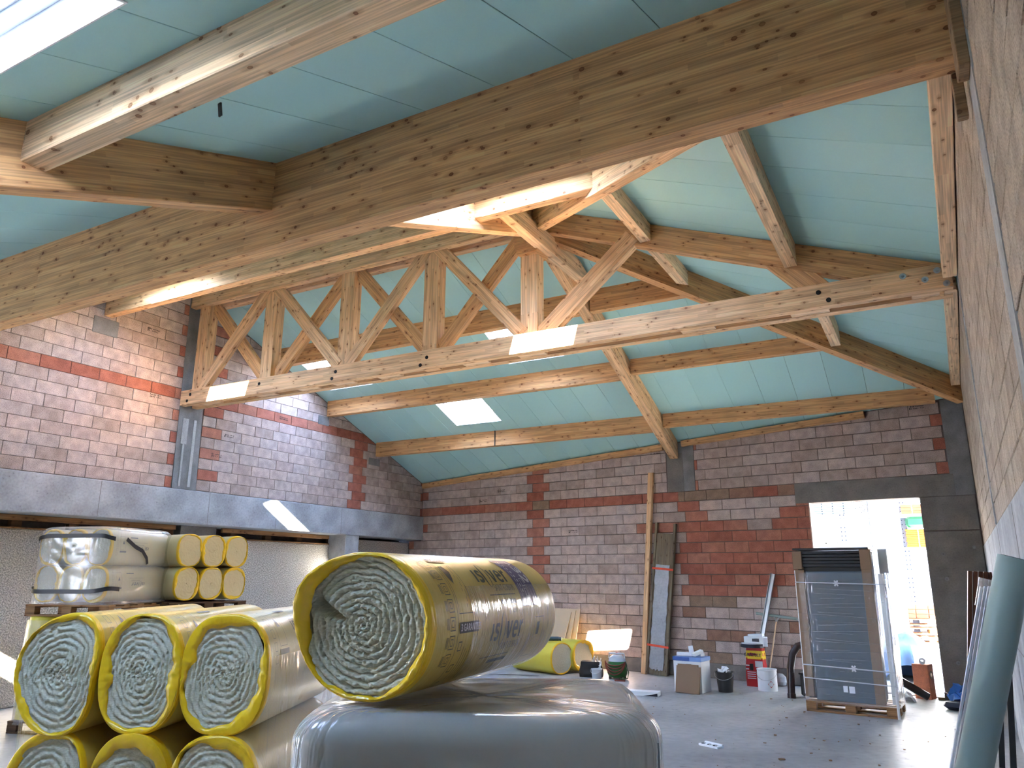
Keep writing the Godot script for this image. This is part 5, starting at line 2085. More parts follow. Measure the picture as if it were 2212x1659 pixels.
func flat_text(st: SurfaceTool, txt: String, t: Transform3D, h: float, bold: bool) -> void:
	var v := text_tris(txt, bold)
	for i in range(0, v.size() - 2, 3):
		var p := []
		for k in 3:
			p.append(t * Vector3(v[i + k].x * h, v[i + k].y * h, 0))
		face(st, p, [v[i], v[i + 1], v[i + 2]], t.basis.z)

func crumple(called: String, label: String, cat: String, at: Vector3, r: float, h: float, n: int, m: Material) -> void:
	var st := begin()
	var g := RandomNumberGenerator.new()
	g.seed = int(absf(at.x) * 1000)
	for k in n:
		var c := Vector3(g.randf_range(-r, r) * 0.7, g.randf_range(0, h * 0.6), g.randf_range(-r, r) * 0.7)
		var b := Basis(Vector3(g.randf_range(-1, 1), g.randf_range(-1, 1), g.randf_range(-1, 1)).normalized(), g.randf_range(0, 3))
		var pts := []
		for q in 6:
			pts.append(c + b * Vector3(cos(q * TAU / 6) * r * g.randf_range(0.3, 0.7), g.randf_range(-0.2, 0.2) * r, sin(q * TAU / 6) * r * g.randf_range(0.3, 0.7)))
		for q in 6:
			var p := [c + b * Vector3(0, r * 0.25, 0), pts[q], pts[(q + 1) % 6]]
			face(st, p, [Vector2.ZERO, Vector2.ZERO, Vector2.ZERO], p[0] - c)
			p = [c - b * Vector3(0, r * 0.15, 0), pts[q], pts[(q + 1) % 6]]
			face(st, p, [Vector2.ZERO, Vector2.ZERO, Vector2.ZERO], p[0] - c)
	lone(called, label, cat, st, m, at)

func wrapped_pallet():
	var b := Basis(Vector3.UP, -0.083)
	var at := Vector3(-1.215, 0, -12.60)
	make_pallet("pallet under the tall film-wrapped stack in front of the doorway", Transform3D(b, at), 1.2, 0.8)
	var t := thing("wrapped_stack", "tall stack of blue-grey panels wrapped in film with white cords, standing before the doorway", "panel stack", at, "", b)
	var st := begin()
	# window units standing on edge, front panel blue grey
	box(st, Vector3(-0.06, 1.06, 0.33), Vector3(0.78, 1.80, 0.05))
	part("front_panel", st, M.panel_blue, t)
	st = begin()
	for k in 4:
		box(st, Vector3(-0.06, 1.20 + 0.01 * k, 0.27 - k * 0.075), Vector3(1.02, 2.05, 0.06))
	part("panel", st, M.panel_black, t)
	st = begin()
	for k in 5:
		box(st, Vector3(-0.08, 2.045 + k * 0.047, 0.08), Vector3(0.98, 0.042, 0.60))
	box(st, Vector3(-0.07, 2.285, 0.09), Vector3(1.06, 0.03, 0.66))
	part("black_frame", st, M.panel_black, t)
	st = begin()
	box(st, Vector3(-0.535, 1.09, 0.355), Vector3(0.12, 1.78, 0.06))
	box(st, Vector3(-0.545, 2.12, 0.37), Vector3(0.13, 0.26, 0.10))
	part("corner_guard", st, M.card, t)
	st = begin()
	box(st, Vector3(0.40, 1.10, 0.36), Vector3(0.13, 1.86, 0.07))
	box(st, Vector3(0.40, 2.13, 0.36), Vector3(0.14, 0.28, 0.09))
	part("corner_guard", st, M.card, t)
	st = begin()
	box(st, Vector3(-0.59, 1.10, 0.30), Vector3(0.05, 1.75, 0.10))
	part("edge_strip", st, M.foam, t)
	# pale frame ladder on the right-hand side
	st = begin()
	for z in [0.30, -0.28]:
		box(st, Vector3(0.57, 1.05, z), Vector3(0.06, 1.75, 0.09))
	for y in [0.25, 0.72, 1.25, 1.80]:
		box(st, Vector3(0.57, y, 0.0), Vector3(0.055, 0.10, 0.56))
	part("pale_frame", st, M.white, t)
	st = begin()
	box(st, Vector3(0.54, 1.98, -0.30), Vector3(0.12, 0.62, 0.06))
	part("white_board", st, M.foam, t)
	st = begin()
	tube(st, [Vector3(0.61, 0.0, 0.41), Vector3(0.615, 1.60, 0.38)], 0.018, 10)
	part("white_tube", st, M.white, t)
	st = begin()
	for y in [0.62, 0.44, 1.79]:
		st = begin()
		var tilt := -0.03 if y < 1.0 else -0.02
		box(st, Vector3(0.02, y, 0.415), Vector3(1.24, 0.014, 0.012), Basis(Vector3.BACK, tilt), 0.002)
		if y != 0.44:
			for k in 3:
				box(st, Vector3(-0.08 + 0.06 * (1 if y > 1 else 3), y, 0.43), Vector3(0.09, 0.02, 0.02), Basis(Vector3.BACK, k * 1.05), 0.003)
		part("cord", st, M.cord, t)
	st = begin()
	box(st, Vector3(0.05, 0.335, 0.425), Vector3(0.075, 0.09, 0.004))
	box(st, Vector3(-0.035, 0.34, 0.425), Vector3(0.06, 0.085, 0.004))
	part("sticker", st, M.paper, t)
	st = begin()
	pack_shell(st, 0.625, 0.405, 0.12, 1.99, 0.25, 0.05, 0.010, 31, false)
	part("stretch_film", st, M.wrap, t)
	st = begin()
	for k in 26:
		var y := 0.25 + k * 0.063 + 0.02 * sin(k * 3.0)
		box(st, Vector3(0.0 + 0.1 * sin(k * 1.7), y, 0.417), Vector3(0.7 + 0.4 * sin(k * 2.3), 0.004, 0.003), Basis(Vector3.BACK, 0.05 * sin(k * 5.1)), 0.001)
	part("film_crease", st, M.wrap_hazy, t)
	# sloping pipe and hollow brick in the doorway
	st = begin()
	tube(st, [Vector3(-0.66, 0.30, -13.90), Vector3(-0.30, 0.075, -14.02)], 0.06, 18)
	lone("drain_pipe", "dark brown pipe end sloping down right of the wrapped pallet", "pipe", st, M.brown_pipe)
	var bb := Basis(Vector3.UP, -0.32)
	st = begin()
	var body := poly([[-0.12, 0], [0.12, 0], [0.12, 0.52], [-0.12, 0.52]])
	slab(st, body, Transform3D(bb, Vector3(-0.34, 0, -14.40)), -0.11, 0.11, 0.004)
	var br := lone("hollow_brick", "tall orange hollow brick with a round hole standing in the doorway", "brick", st, M.terracotta)
	st = begin()
	lathe(st, [Vector2(0.0, 0.002), Vector2(0.062, 0.002), Vector2(0.066, 0.0)], 24)
	var ho := part("round_hole", st, M.card, br, Vector3.ZERO)
	ho.transform = Transform3D(bb * Basis(Vector3.BACK, -PI / 2), Vector3(-0.34, 0, -14.40) + bb * Vector3(0.1205, 0.36, 0.0))
	st = begin()
	var r2 := begin()
	lathe(r2, [Vector2(0.02, 0.0), Vector2(0.05, 0.0), Vector2(0.05, 0.16), Vector2(0.02, 0.16)], 18)
	st.append_from(r2.commit(), 0, Transform3D(Basis(Vector3.RIGHT, PI / 2 + 0.0) , Vector3(-0.33, 0.57, -14.45)))
	lone("paper_roll", "small white paper roll lying on top of the orange hollow brick", "paper roll", st, M.paper)
	crumple("film_scrap", "crumpled clear film on the floor between the pipe end and the pallet", "film", Vector3(-0.60, 0.03, -13.95), 0.14, 0.08, 5, M.paper)
	st = begin()
	box(st, Vector3(0.0, 0.02, 0.0), Vector3(0.22, 0.04, 0.09))
	lone("offcut", "small wooden offcut on the sill right of the orange brick", "offcut", st, M.wood_old, Vector3(-0.06, 0.0, -14.36))
	# blue bag and black tray by the pier
	st = begin()
	box(st, Vector3(0, 0.015, 0), Vector3(0.34, 0.03, 0.30))
	for s in [[-0.16, 0.0, 0.02, 0.30], [0.16, 0.0, 0.02, 0.30], [0.0, -0.14, 0.34, 0.02], [0.0, 0.14, 0.34, 0.02]]:
		box(st, Vector3(s[0], 0.07, s[1]), Vector3(s[2], 0.14, s[3]))
	lone("tray", "black plastic tray on the floor at the foot of the concrete pier", "tray", st, M.bucket, Vector3(0.14, 0, -14.12), Basis(Vector3.UP, 0.4))
	crumple("plastic_bag", "crumpled bright blue plastic bag by the concrete pier", "bag", Vector3(0.20, 0.10, -13.80), 0.22, 0.26, 14, M.blue_bag)
	st = begin()
	lathe(st, [Vector2(0, 0), Vector2(0.10, 0.0), Vector2(0.14, 0.05), Vector2(0.12, 0.11), Vector2(0.0, 0.13)], 16, Vector3.ZERO, 1.7)
	lone("work_glove", "dark cloth bundle on the floor below the blue bag", "cloth", st, M.navy, Vector3(0.13, 0, -13.42))

func right_side():
	# brown planks on edge against the right wall
	for k in 5:
		var st := begin()
		var x := 0.44 + k * 0.062
		bar(st, Vector3(x - 0.26, 0.0, -12.33), Vector3(x, 1.965 - 0.004 * k, -12.33), 0.05, 0.28, Vector3.BACK, 0.003)
		lone("plank", ["dark brown plank on edge by the right wall, the one farthest from the wall", "dark brown plank on edge, second from the open side of the five", "middle one of the five dark brown planks leaning at the right wall", "dark brown plank on edge, second from the right wall", "dark brown plank on edge lying directly on the right wall"][k], "plank", st, M.brown_board, Vector3.ZERO, Basis(), "brown planks leaning on the right wall")
	# dark frame lying against the wall behind the tube
	var st := begin()
	bar(st, Vector3(0.36, 0.05, -9.3), Vector3(0.52, 1.55, -9.3), 0.05, 0.06, Vector3.BACK)
	bar(st, Vector3(0.40, 0.05, -8.5), Vector3(0.54, 1.55, -8.5), 0.05, 0.06, Vector3.BACK)
	bar(st, Vector3(0.36, 0.06, -9.3), Vector3(0.40, 0.06, -8.5), 0.05, 0.06)
	bar(st, Vector3(0.52, 1.54, -9.3), Vector3(0.54, 1.54, -8.5), 0.05, 0.06)
	lone("window_frame", "dark empty window frame leaning on the right wall behind the grey tube", "frame", st, M.panel_black)
	# bundle of steel profiles in film
	var a := Vector3(-0.13, 0.0, -7.15)
	var b := Vector3(0.385, 1.84, -7.22)
	var ax := (b - a).normalized()
	var zz := Vector3.BACK
	var xx := ax.cross(zz).normalized()
	var t := thing("profile_bundle", "bundle of bright steel channels bound in clear film, leaning left of the grey tube", "channel", Vector3.ZERO)
	for k in 5:
		st = begin()
		var off := xx * (0.05 - k * 0.026) + zz * (0.012 * (k % 2))
		loft(st, ring(a + off, xx, zz, 0.020, 0.09, 0.003), ring(b + off - ax * 0.01 * k, xx, zz, 0.020, 0.09, 0.003))
		part("channel", st, M.alu if k % 2 == 0 else M.zinc, t)
	st = begin()
	loft(st, ring(a + ax * 1.72 - xx * 0.0, xx, zz, 0.155, 0.125, 0.03), ring(b + ax * 0.03, xx, zz, 0.16, 0.13, 0.04))
	part("film_head", st, M.wrap_hazy, t)
	st = begin()
	loft(st, ring(a + ax * 0.02, xx, zz, 0.15, 0.12, 0.03), ring(a + ax * 0.75, xx, zz, 0.15, 0.12, 0.03))
	part("film_foot", st, M.wrap, t)
	st = begin()
	box(st, b + ax * 0.02 + xx * 0.06, Vector3(0.09, 0.05, 0.10), Basis(Vector3.BACK, -0.5), 0.015)
	part("black_cap", st, M.bucket, t)
	# the grey tube close to the camera
	t = thing("tube", "thick grey-green round tube leaning on the right wall close to the camera", "tube", Vector3.ZERO)
	st = begin()
	tube(st, [Vector3(-0.255, 0.0, -4.72), Vector3(0.075, 1.0, -4.70), Vector3(0.375, 1.99, -4.66)], 0.080, 40)
	part("wall", st, M.tube, t)
	st = begin()
	tube(st, [Vector3(0.374, 1.985, -4.66), Vector3(0.3757, 1.9905, -4.6599)], 0.066, 32)
	part("bore", st, M.hole, t)

func floor_bits():
	# strip of three sockets on the floor
	var t := thing("socket_frame", "white three-gang frame lying on the open floor in front of the pallet", "socket frame", Vector3(-2.47, 0, -9.22), "", Basis(Vector3.UP, -0.42))
	var st := begin()
	box(st, Vector3(0, 0.012, 0), Vector3(0.27, 0.024, 0.085))
	box(st, Vector3(0.01, 0.02, -0.055), Vector3(0.25, 0.04, 0.03))
	part("plate", st, M.foam, t)
	st = begin()
	for k in 3:
		for j in 7:
			var a := 0.6 + j * 0.65
			var c := Vector3(-0.085 + k * 0.082, 0.025, 0.004)
			box(st, c + Vector3(cos(a) * 0.026, 0.0, sin(a) * 0.026), Vector3(0.016, 0.004, 0.009), Basis(Vector3.UP, -a + PI / 2), 0.001)
	part("socket_ring", st, M.navy, t)
	st = begin()
	for k in 3:
		box(st, Vector3(-0.10 + k * 0.082, 0.0255, 0.008), Vector3(0.022 if k == 0 else 0.012, 0.003, 0.024 if k == 0 else 0.010), Basis(), 0.001)
	part("socket_hole", st, M.black, t)
	# flat white and navy packet beside the pack
	t = thing("packet", "flat white packet with navy end lying on the floor behind the big pack", "packet", Vector3(-4.42, 0, -12.45), "", Basis(Vector3.UP, 0.12))
	st = begin()
	box(st, Vector3(0, 0.035, 0), Vector3(0.60, 0.07, 0.20))
	part("sleeve", st, M.card_white, t)
	st = begin()
	slab(st, poly([[0.05, 0.004], [0.285, 0.004], [0.285, 0.05], [0.22, 0.035]]), Transform3D(Basis(), Vector3(0, 0, 0.1)), -0.001, 0.003)
	part("print", st, M.navy, t)
	# tools by the floor rolls
	t = thing("tool_bag", "black open tool bag full of tools right of the floor rolls", "tool bag", Vector3(-6.02, 0, -14.16), "", Basis(Vector3.UP, 0.3))
	st = begin()
	sack_body(st, 0.22, 0.14, 0.0, 0.30, 0.28)
	part("bag_body", st, M.black, t)
	st = begin()
	for k in 9:
		var x := 0.03 + 0.02 * k - 0.0
		tube(st, [Vector3(x, 0.22, 0.10 - 0.02 * (k % 3)), Vector3(x + 0.03 * sin(k * 2.0), 0.33 + 0.05 * sin(k * 1.3), 0.08)], 0.011, 8)
	part("tool_handle", st, M.zinc, t)
	st = begin()
	for k in 4:
		box(st, Vector3(0.16 + 0.012 * k, 0.12 + 0.05 * k, 0.145), Vector3(0.05, 0.04, 0.02), Basis(Vector3.BACK, k * 0.5))
	part("buckle", st, M.paper, t)
	t = thing("pail", "small pale grey pail in front of the green vacuum cleaner", "pail", Vector3(-5.80, 0, -13.90))
	st = begin()
	lathe(st, [Vector2(0.0, 0.0), Vector2(0.085, 0.0), Vector2(0.10, 0.165), Vector2(0.107, 0.168), Vector2(0.107, 0.18), Vector2(0.095, 0.18), Vector2(0.09, 0.13), Vector2(0.0, 0.13)], 24)
	part("body", st, M.can, t)
	st = begin()
	var arc := []
	for k in 13:
		var a := PI * k / 12.0
		arc.append(Vector3(0.107 * cos(a), 0.165 - 0.06 * sin(a), 0.03 + 0.085 * sin(a)))
	tube(st, arc, 0.003, 6)
	part("handle", st, M.foam, t)
	t = thing("vacuum_cleaner", "green drum vacuum cleaner with a red hose wound round it", "vacuum cleaner", Vector3(-5.48, 0, -14.15))
	st = begin()
	lathe(st, [Vector2(0.0, 0.03), Vector2(0.16, 0.03), Vector2(0.19, 0.10), Vector2(0.19, 0.24), Vector2(0.165, 0.31), Vector2(0.0, 0.31)], 28)
	part("drum", st, M.green, t)
	st = begin()
	lathe(st, [Vector2(0.0, 0.31), Vector2(0.165, 0.31), Vector2(0.15, 0.37), Vector2(0.09, 0.42), Vector2(0.0, 0.43)], 28)
	part("motor_head", st, M.frame_grey, t)
	st = begin()
	tube(st, [Vector3(-0.16, 0.36, 0.02), Vector3(-0.15, 0.45, 0.02), Vector3(0.15, 0.45, 0.02), Vector3(0.16, 0.36, 0.02)], 0.017, 10)
	part("carry_handle", st, M.frame_grey, t)
	st = begin()
	lathe(st, [Vector2(0, 0.43), Vector2(0.03, 0.43), Vector2(0.03, 0.47), Vector2(0.0, 0.475)], 12)
	part("knob", st, M.bag_red, t)
	st = begin()
	for k in 4:
		var lp := []
		for j in 25:
			var a := PI * (0.05 + 0.9 * j / 24.0)
			lp.append(Vector3(0.20 * cos(a) + 0.02, 0.33 - (0.08 + 0.055 * k) * sin(a), 0.14 + 0.08 * sin(a)))
		tube(st, lp, 0.011, 8)
	part("hose", st, M.hose, t)
	st = begin()
	tube(st, [Vector3(0.20, 0.28, 0.12), Vector3(0.27, 0.14, 0.12), Vector3(0.25, 0.03, 0.13), Vector3(0.12, 0.02, 0.20)], 0.010, 8)
	part("cable", st, M.hose_green, t)
	st = begin()
	for k in 4:
		var a := PI / 4 + PI / 2 * k
		lathe(st, [Vector2(0, 0), Vector2(0.03, 0.0), Vector2(0.03, 0.045), Vector2(0, 0.045)], 10, Vector3(cos(a) * 0.15, 0, sin(a) * 0.15))
	part("caster", st, M.black, t)
	st = begin()
	box(st, Vector3(0, 0.012, 0), Vector3(0.20, 0.024, 0.05), Basis(Vector3.UP, 0.3))
	lone("hand_tool", "small dark red hand tool on the floor before the vacuum cleaner", "tool", st, M.hose, Vector3(-5.30, 0, -13.80))
	# power drill on the floor roll
	t = thing("power_drill", "dark teal power tool lying on top of the lemon yellow floor roll", "drill", Vector3(-6.95, 0.605, -14.22), "", Basis(Vector3.UP, 0.2))
	st = begin()
	tube(st, [Vector3(-0.02, 0.045, 0), Vector3(0.20, 0.05, 0)], 0.042, 14)
	tube(st, [Vector3(0.19, 0.05, 0), Vector3(0.26, 0.045, 0)], 0.036, 14)
	part("body", st, M.teal_dark, t)
	st = begin()
	tube(st, [Vector3(-0.34, 0.03, 0.02), Vector3(-0.02, 0.04, 0)], 0.02, 10)
	part("saw_arm", st, M.bag_yellow, t)
	st = begin()
	box(st, Vector3(-0.20, 0.035, 0.03), Vector3(0.12, 0.035, 0.03))
	part("label", st, M.paper, t)
	# chips and dust lumps scattered over the floor
	st = begin()
	var g := RandomNumberGenerator.new()
	g.seed = 91
	for k in 170:
		var x := g.randf_range(-5.5, 0.3)
		var z := g.randf_range(-14.3, -5.0)
		if k > 110:
			x = g.randf_range(-2.2, 0.4)
			z = g.randf_range(-11.5, -5.0)
		var s := g.randf_range(0.006, 0.02) * (1.6 if k % 11 == 0 else 1.0)
		box(st, Vector3(x, s * 0.25, z), Vector3(s * g.randf_range(0.8, 2.2), s * 0.5, s), Basis(Vector3.UP, g.randf_range(0, 3)), 0.002)
	var o := lone("debris", "small dark chips of mortar and wood scattered on the floor", "debris", st, M.wood_old)
	o.set_meta("kind", "stuff")

# ---------------------------------------------------------------- the yard seen through the doorway

func build_yard():
	M.rack = mat(Color(0.46, 0.50, 0.57), 0.5)
	M.rack_panel = mat(Color(0.48, 0.60, 0.66), 0.5)
	M.mesh_blue = mat(Color(0.10, 0.13, 0.22), 0.5)
	M.render_white = mat(Color(0.60, 0.605, 0.62), 0.85)
	M.tarp_green = mat(Color(0.01, 0.34, 0.22), 0.4)
	M.brick_out = mat(Color(0.62, 0.38, 0.27), 0.9)
	M.ochre = M.wood.duplicate()
	M.ochre.albedo_color = Color(0.60, 0.45, 0.22)
	M.heap = mat(Color(0.36, 0.46, 0.60), 0.6)
	var st := begin()
	slab(st, rect(-30, 14.9, 20, 60.0), Transform3D(Basis(Vector3.RIGHT, -PI / 2), Vector3(0, -0.03, 0)), -0.3, 0.0)
	var g := part("ground", st, M.yard, self, Vector3.ZERO, "pale dusty yard outside the doorway")
	g.set_meta("kind", "structure")
	# building across the yard
	var wb := struct_node("wall_outside", "white rendered building across the yard", "", Transform3D(Basis(), Vector3(0, 0, -27.0)))
	st = begin()
	slab(st, rect(-14, -0.1, 8, 9.5), Transform3D(), -0.3, 0.0)
	part("facade", st, M.render_white, wb)
	for p in [[-3.15, 3.30, 0.62, 0.42], [-3.15, 2.55, 0.62, 0.42]]:
		st = begin()
		for s in [[0, 0, 1, 0.07], [0, 0.93, 1, 1], [0, 0, 0.06, 1], [0.94, 0, 1, 1]]:
			slab(st, rect(p[0] + s[0] * p[2], p[1] + s[1] * p[3], p[0] + s[2] * p[2], p[1] + s[3] * p[3]), Transform3D(), 0.0, 0.05)
		var fr := part("window_frame", st, M.white, wb)
		st = begin()
		slab(st, rect(p[0] + 0.02, p[1] + 0.02, p[0] + p[2] - 0.02, p[1] + p[3] - 0.02), Transform3D(), 0.0, 0.02)
		part("pane", st, M.glass_dark, fr)
	# canopy over the loading area and the neighbouring walls that shade the yard
	var cn := struct_node("roof_outside", "canopy over the loading area outside the doorway")
	st = begin()
	slab(st, rect(-9, 16.3, 7, 23.0), Transform3D(Basis(Vector3.RIGHT, -PI / 2), Vector3(0, 4.75, 0)), 0.0, 0.15)
	part("canopy", st, M.render_white, cn)
	var sw := struct_node("wall_outside", "side wall closing the yard")
	st = begin()
	box(st, Vector3(-9.2, 3.5, -22.2), Vector3(0.3, 7.2, 10.5))
	part("facade", st, M.render_white, sw)
	var sw2 := struct_node("wall_outside", "far side wall closing the yard on the right")
	st = begin()
	box(st, Vector3(6.2, 3.5, -21.5), Vector3(0.3, 7.2, 11.5))
	part("facade", st, M.render_white, sw2)
	# square white pillar
	var pl := struct_node("pillar_outside", "white pillar just outside the doorway", "", Transform3D(Basis(Vector3.UP, -0.2), Vector3(-0.84, -0.05, -18.0)))
	st = begin()
	box(st, Vector3(0, 2.2, 0), Vector3(0.42, 4.5, 0.42), Basis(), 0.02)
	part("shaft", st, M.render_white, pl)
	st = begin()
	tube(st, [Vector3(0.28, 0.0, 0.1), Vector3(0.28, 4.4, 0.1)], 0.03, 10)
	part("gutter_pipe", st, M.frame_grey, pl)
	# cantilever rack
	var t := thing("storage_rack", "tall pale steel rack with drilled uprights and shelves across the yard", "rack", Vector3(0, 0, -22.0))
	for x in [-2.9, -1.98, -1.22]:
		st = begin()
		box(st, Vector3(x, 2.2, 0.0), Vector3(0.16, 4.5, 0.12))
		var up := part("upright", st, M.rack, t)
		st = begin()
		for k in 34:
			for q in [-0.045, 0.045]:
				box(st, Vector3(x + q, 0.5 + k * 0.11, 0.062), Vector3(0.025, 0.03, 0.004), Basis(), 0.001)
		part("slots", st, M.mesh_blue, up)
		st = begin()
		box(st, Vector3(x + 0.02, 2.2, -1.0), Vector3(0.12, 4.5, 0.12))
		part("upright", st, M.rack, t)
		st = begin()
		for k in 3:
			bar(st, Vector3(x, 0.4 + k * 1.2, 0.0), Vector3(x, 1.4 + k * 1.2, -1.0), 0.04, 0.04)
		part("strut", st, M.frame_grey, t)
	for y in [3.30, 2.62, 1.80]:
		for z in [0.08, -1.0]:
			st = begin()
			box(st, Vector3(-2.1, y, z), Vector3(1.95, 0.13, 0.06))
			part("shelf_beam", st, M.rack, t)
	st = begin()
	box(st, Vector3(-2.32, 3.66, 0.10), Vector3(1.15, 0.36, 0.05))
	part("slotted_panel", st, M.rack_panel, t)
	st = begin()
	for k in 6:
		box(st, Vector3(-2.32, 3.52 + k * 0.055, 0.127), Vector3(1.12, 0.007, 0.004), Basis(), 0.001)
	for k in 4:
		for j in 5:
			box(st, Vector3(-2.72 + k * 0.27, 3.51 + j * 0.065, 0.129), Vector3(0.025, 0.03, 0.006), Basis(), 0.001)
	part("panel_slots", st, M.mesh_blue, t)
	st = begin()
	for k in 20:
		box(st, Vector3(-1.72 + k * 0.035, 3.66, 0.10), Vector3(0.016, 0.36, 0.016), Basis(), 0.002)
	for k in 11:
		box(st, Vector3(-1.39, 3.49 + k * 0.034, 0.10), Vector3(0.68, 0.014, 0.016), Basis(), 0.002)
	part("mesh_panel", st, M.mesh_blue, t)
	for k in 4:
		st = begin()
		box(st, Vector3(-2.55 + k * 0.28, 2.72 + 0.015 * (k % 2), 0.0), Vector3(0.34, 0.05, 0.6), Basis(Vector3.BACK, 0.04 * sin(k * 2.0)))
		lone("slab", ["pale slab at the left end of the rack's middle shelf", "second pale slab on the rack's middle shelf", "third pale slab on the rack's middle shelf", "pale slab at the right end of the rack's middle shelf"][k], "slab", st, M.foam, Vector3(0, 0, -22.0))
	# right-hand rack with bundled goods
	t = thing("storage_rack", "second drilled steel rack right of the white pillar", "rack", Vector3(0, 0, -21.5))
	for x in [-0.52, 0.02]:
		st = begin()
		box(st, Vector3(x, 2.0, -0.2 if x < 0 else 0.1), Vector3(0.15, 4.4, 0.1))
		var up2 := part("upright", st, M.rack, t)
		st = begin()
		for k in 34:
			for q in [-0.04, 0.04]:
				box(st, Vector3(x + q, 0.3 + k * 0.11, 0.152 if x > 0 else -0.148), Vector3(0.022, 0.028, 0.004), Basis(), 0.001)
		part("slots", st, M.mesh_blue, up2)
	for y in [3.36, 2.55, 1.98]:
		st = begin()
		box(st, Vector3(-0.1, y, 0.0), Vector3(1.0, 0.07, 0.5))
		part("shelf_beam", st, M.frame_grey, t)
	var rb := RandomNumberGenerator.new()
	rb.seed = 4
	for k in 12:
		st = begin()
		box(st, Vector3.ZERO, Vector3(0.24, 0.075, 0.12))
		lone("brick", "orange brick stored on the top shelf of the rack beyond the pillar", "brick", st, M.brick_out, Vector3(-0.42 + (k % 4) * 0.255, 3.435 + (k / 4) * 0.08, -21.35), Basis(Vector3.UP, rb.randf_range(-0.15, 0.15)), "orange bricks on the top shelf")
	st = begin()
	box(st, Vector3(0, 0.13, 0), Vector3(0.62, 0.26, 0.5), Basis(), 0.06)
	lone("tarpaulin", "bright green tarpaulin over goods on the rack beyond the pillar", "tarpaulin", st, M.tarp_green, Vector3(-0.16, 3.06, -21.35))
	for k in 10:
		st = begin()
		box(st, Vector3.ZERO, Vector3(0.9, 0.042, 0.30))
		lone("board", "ochre board in the strapped stack below the green tarpaulin", "board", st, M.ochre, Vector3(-0.05 + 0.01 * (k % 3), 2.60 + k * 0.0445, -21.35), Basis(), "ochre boards below the green tarpaulin")
	st = begin()
	box(st, Vector3(-0.22, 2.80, -21.19), Vector3(0.02, 0.46, 0.01))
	lone("packing_strap", "white strap round the stack of ochre boards", "strap", st, M.foam)
	st = begin()
	lathe(st, [Vector2(0, 0), Vector2(0.16, 0.03), Vector2(0.20, 0.16), Vector2(0.15, 0.3), Vector2(0, 0.34)], 18)
	lone("sack", "pale round sack on the lower shelf of the rack beyond the pillar", "sack", st, M.rack, Vector3(-0.28, 1.42, -21.3))
	# pallets of bricks and rubble on the ground
	for k in 24:
		st = begin()
		box(st, Vector3.ZERO, Vector3(0.26, 0.10, 0.14))
		lone("brick", "orange brick in the low stack on the ground beyond the doorway", "brick", st, M.brick_out, Vector3(-0.62 + (k % 4) * 0.27, 0.95 + (k / 8) * 0.105, -21.6 + ((k / 4) % 2) * 0.2), Basis(Vector3.UP, rb.randf_range(-0.2, 0.2)), "orange bricks of the low stack in the yard")
	make_pallet("pallet of bricks in the yard beyond the doorway", Transform3D(Basis(), Vector3(-0.2, 0.75, -21.5)), 1.2, 0.8)
	make_pallet("middle pallet of the three stacked in the yard", Transform3D(Basis(Vector3.UP, 0.1), Vector3(-0.2, 0.55, -21.4)), 1.2, 0.8)
	make_pallet("lowest pallet of the three stacked in the yard", Transform3D(Basis(), Vector3(-0.2, 0.35, -21.4)), 1.2, 0.8)
	st = begin()
	box(st, Vector3(-0.2, 0.16, -21.4), Vector3(1.2, 0.38, 0.8))
	lone("stone_block", "pale stone block carrying the pallets in the yard", "block", st, M.concrete_pale)
	# bluish sheet over a heap, white board leaning on it
	var nz := FastNoiseLite.new()
	nz.seed = 3
	nz.frequency = 1.6
	var rows := []
	var uvs := []
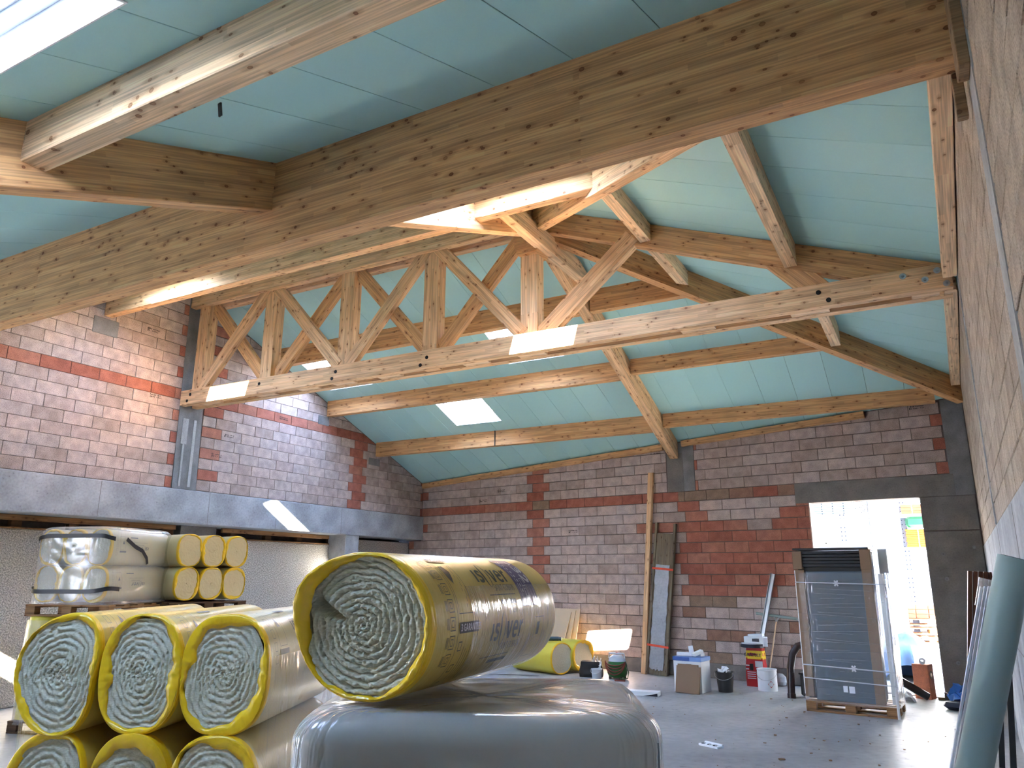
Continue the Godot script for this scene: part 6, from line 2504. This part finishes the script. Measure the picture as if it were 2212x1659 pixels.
	for i in 15:
		var row := PackedVector3Array()
		var ur := PackedVector2Array()
		for k in 25:
			var x := -1.35 + k * 0.06
			var z := -17.7 + i * 0.09
			var d := Vector2((x + 0.65) / 0.75, (z + 17.0) / 0.65)
			var h := maxf(0.0, 1.0 - d.length_squared())
			row.append(Vector3(x, -0.04 + 0.85 * pow(h, 0.7) + h * 0.18 * nz.get_noise_2d(x * 2.0, z * 2.0), z))
			ur.append(Vector2(x, z))
		rows.append(row)
		uvs.append(ur)
	st = begin()
	grid(st, rows, uvs, false, false)
	lone("plastic_sheet", "pale blue plastic sheet thrown over a heap outside the doorway", "sheet", st, M.heap)
	st = begin()
	slab(st, rect(-0.26, 0, 0.22, 0.72), Transform3D(Basis(Vector3.UP, 0.15) * Basis(Vector3.RIGHT, -0.5), Vector3(-0.22, -0.02, -16.15)), 0.0, 0.05, 0.006)
	lone("insulation_board", "pale board leaning on the covered heap outside the doorway", "board", st, M.foam)
	for k in 7:
		st = begin()
		lathe(st, [Vector2(0, 0), Vector2(0.09, 0.0), Vector2(0.12, 0.06), Vector2(0.08, 0.13), Vector2(0, 0.15)], 7)
		lone("rubble_stone", "pale rubble stone on the ground beyond the covered heap", "stone", st, M.concrete_pale, Vector3(-0.35 + 0.17 * (k % 4), -0.03, -18.6 - 0.3 * (k / 2)), Basis(Vector3.UP, k * 1.0), "rubble stones in the yard")

func build_site_details():
	# pallets lying on the ledge under the concrete beam
	for e in [[-7.6, "left pallet pushed under the concrete beam on the left wall", -9.15], [-11.7, "right pallet pushed under the concrete beam, behind the far rolls", -13.3]]:
		var t := thing("pallet", e[1], "pallet", Vector3(LX - 0.62, 2.55, 0))
		var z0: float = e[0] + 1.5
		var z1: float = e[2]
		var st := begin()
		box(st, Vector3(0.13, 0.165, (z0 + z1) * 0.5), Vector3(0.06, 0.085, z0 - z1))
		part("board", st, M.pallet, t)
		st = begin()
		box(st, Vector3(0.13, 0.011, (z0 + z1) * 0.5), Vector3(0.09, 0.022, (z0 - z1) * 0.98))
		part("board", st, M.pallet, t)
		for k in 4:
			st = begin()
			box(st, Vector3(0.08, 0.075, lerpf(z0 - 0.3, z1 + 0.1, k / 3.0)), Vector3(0.10, 0.095, 0.16))
			part("block", st, M.pallet_dark, t)
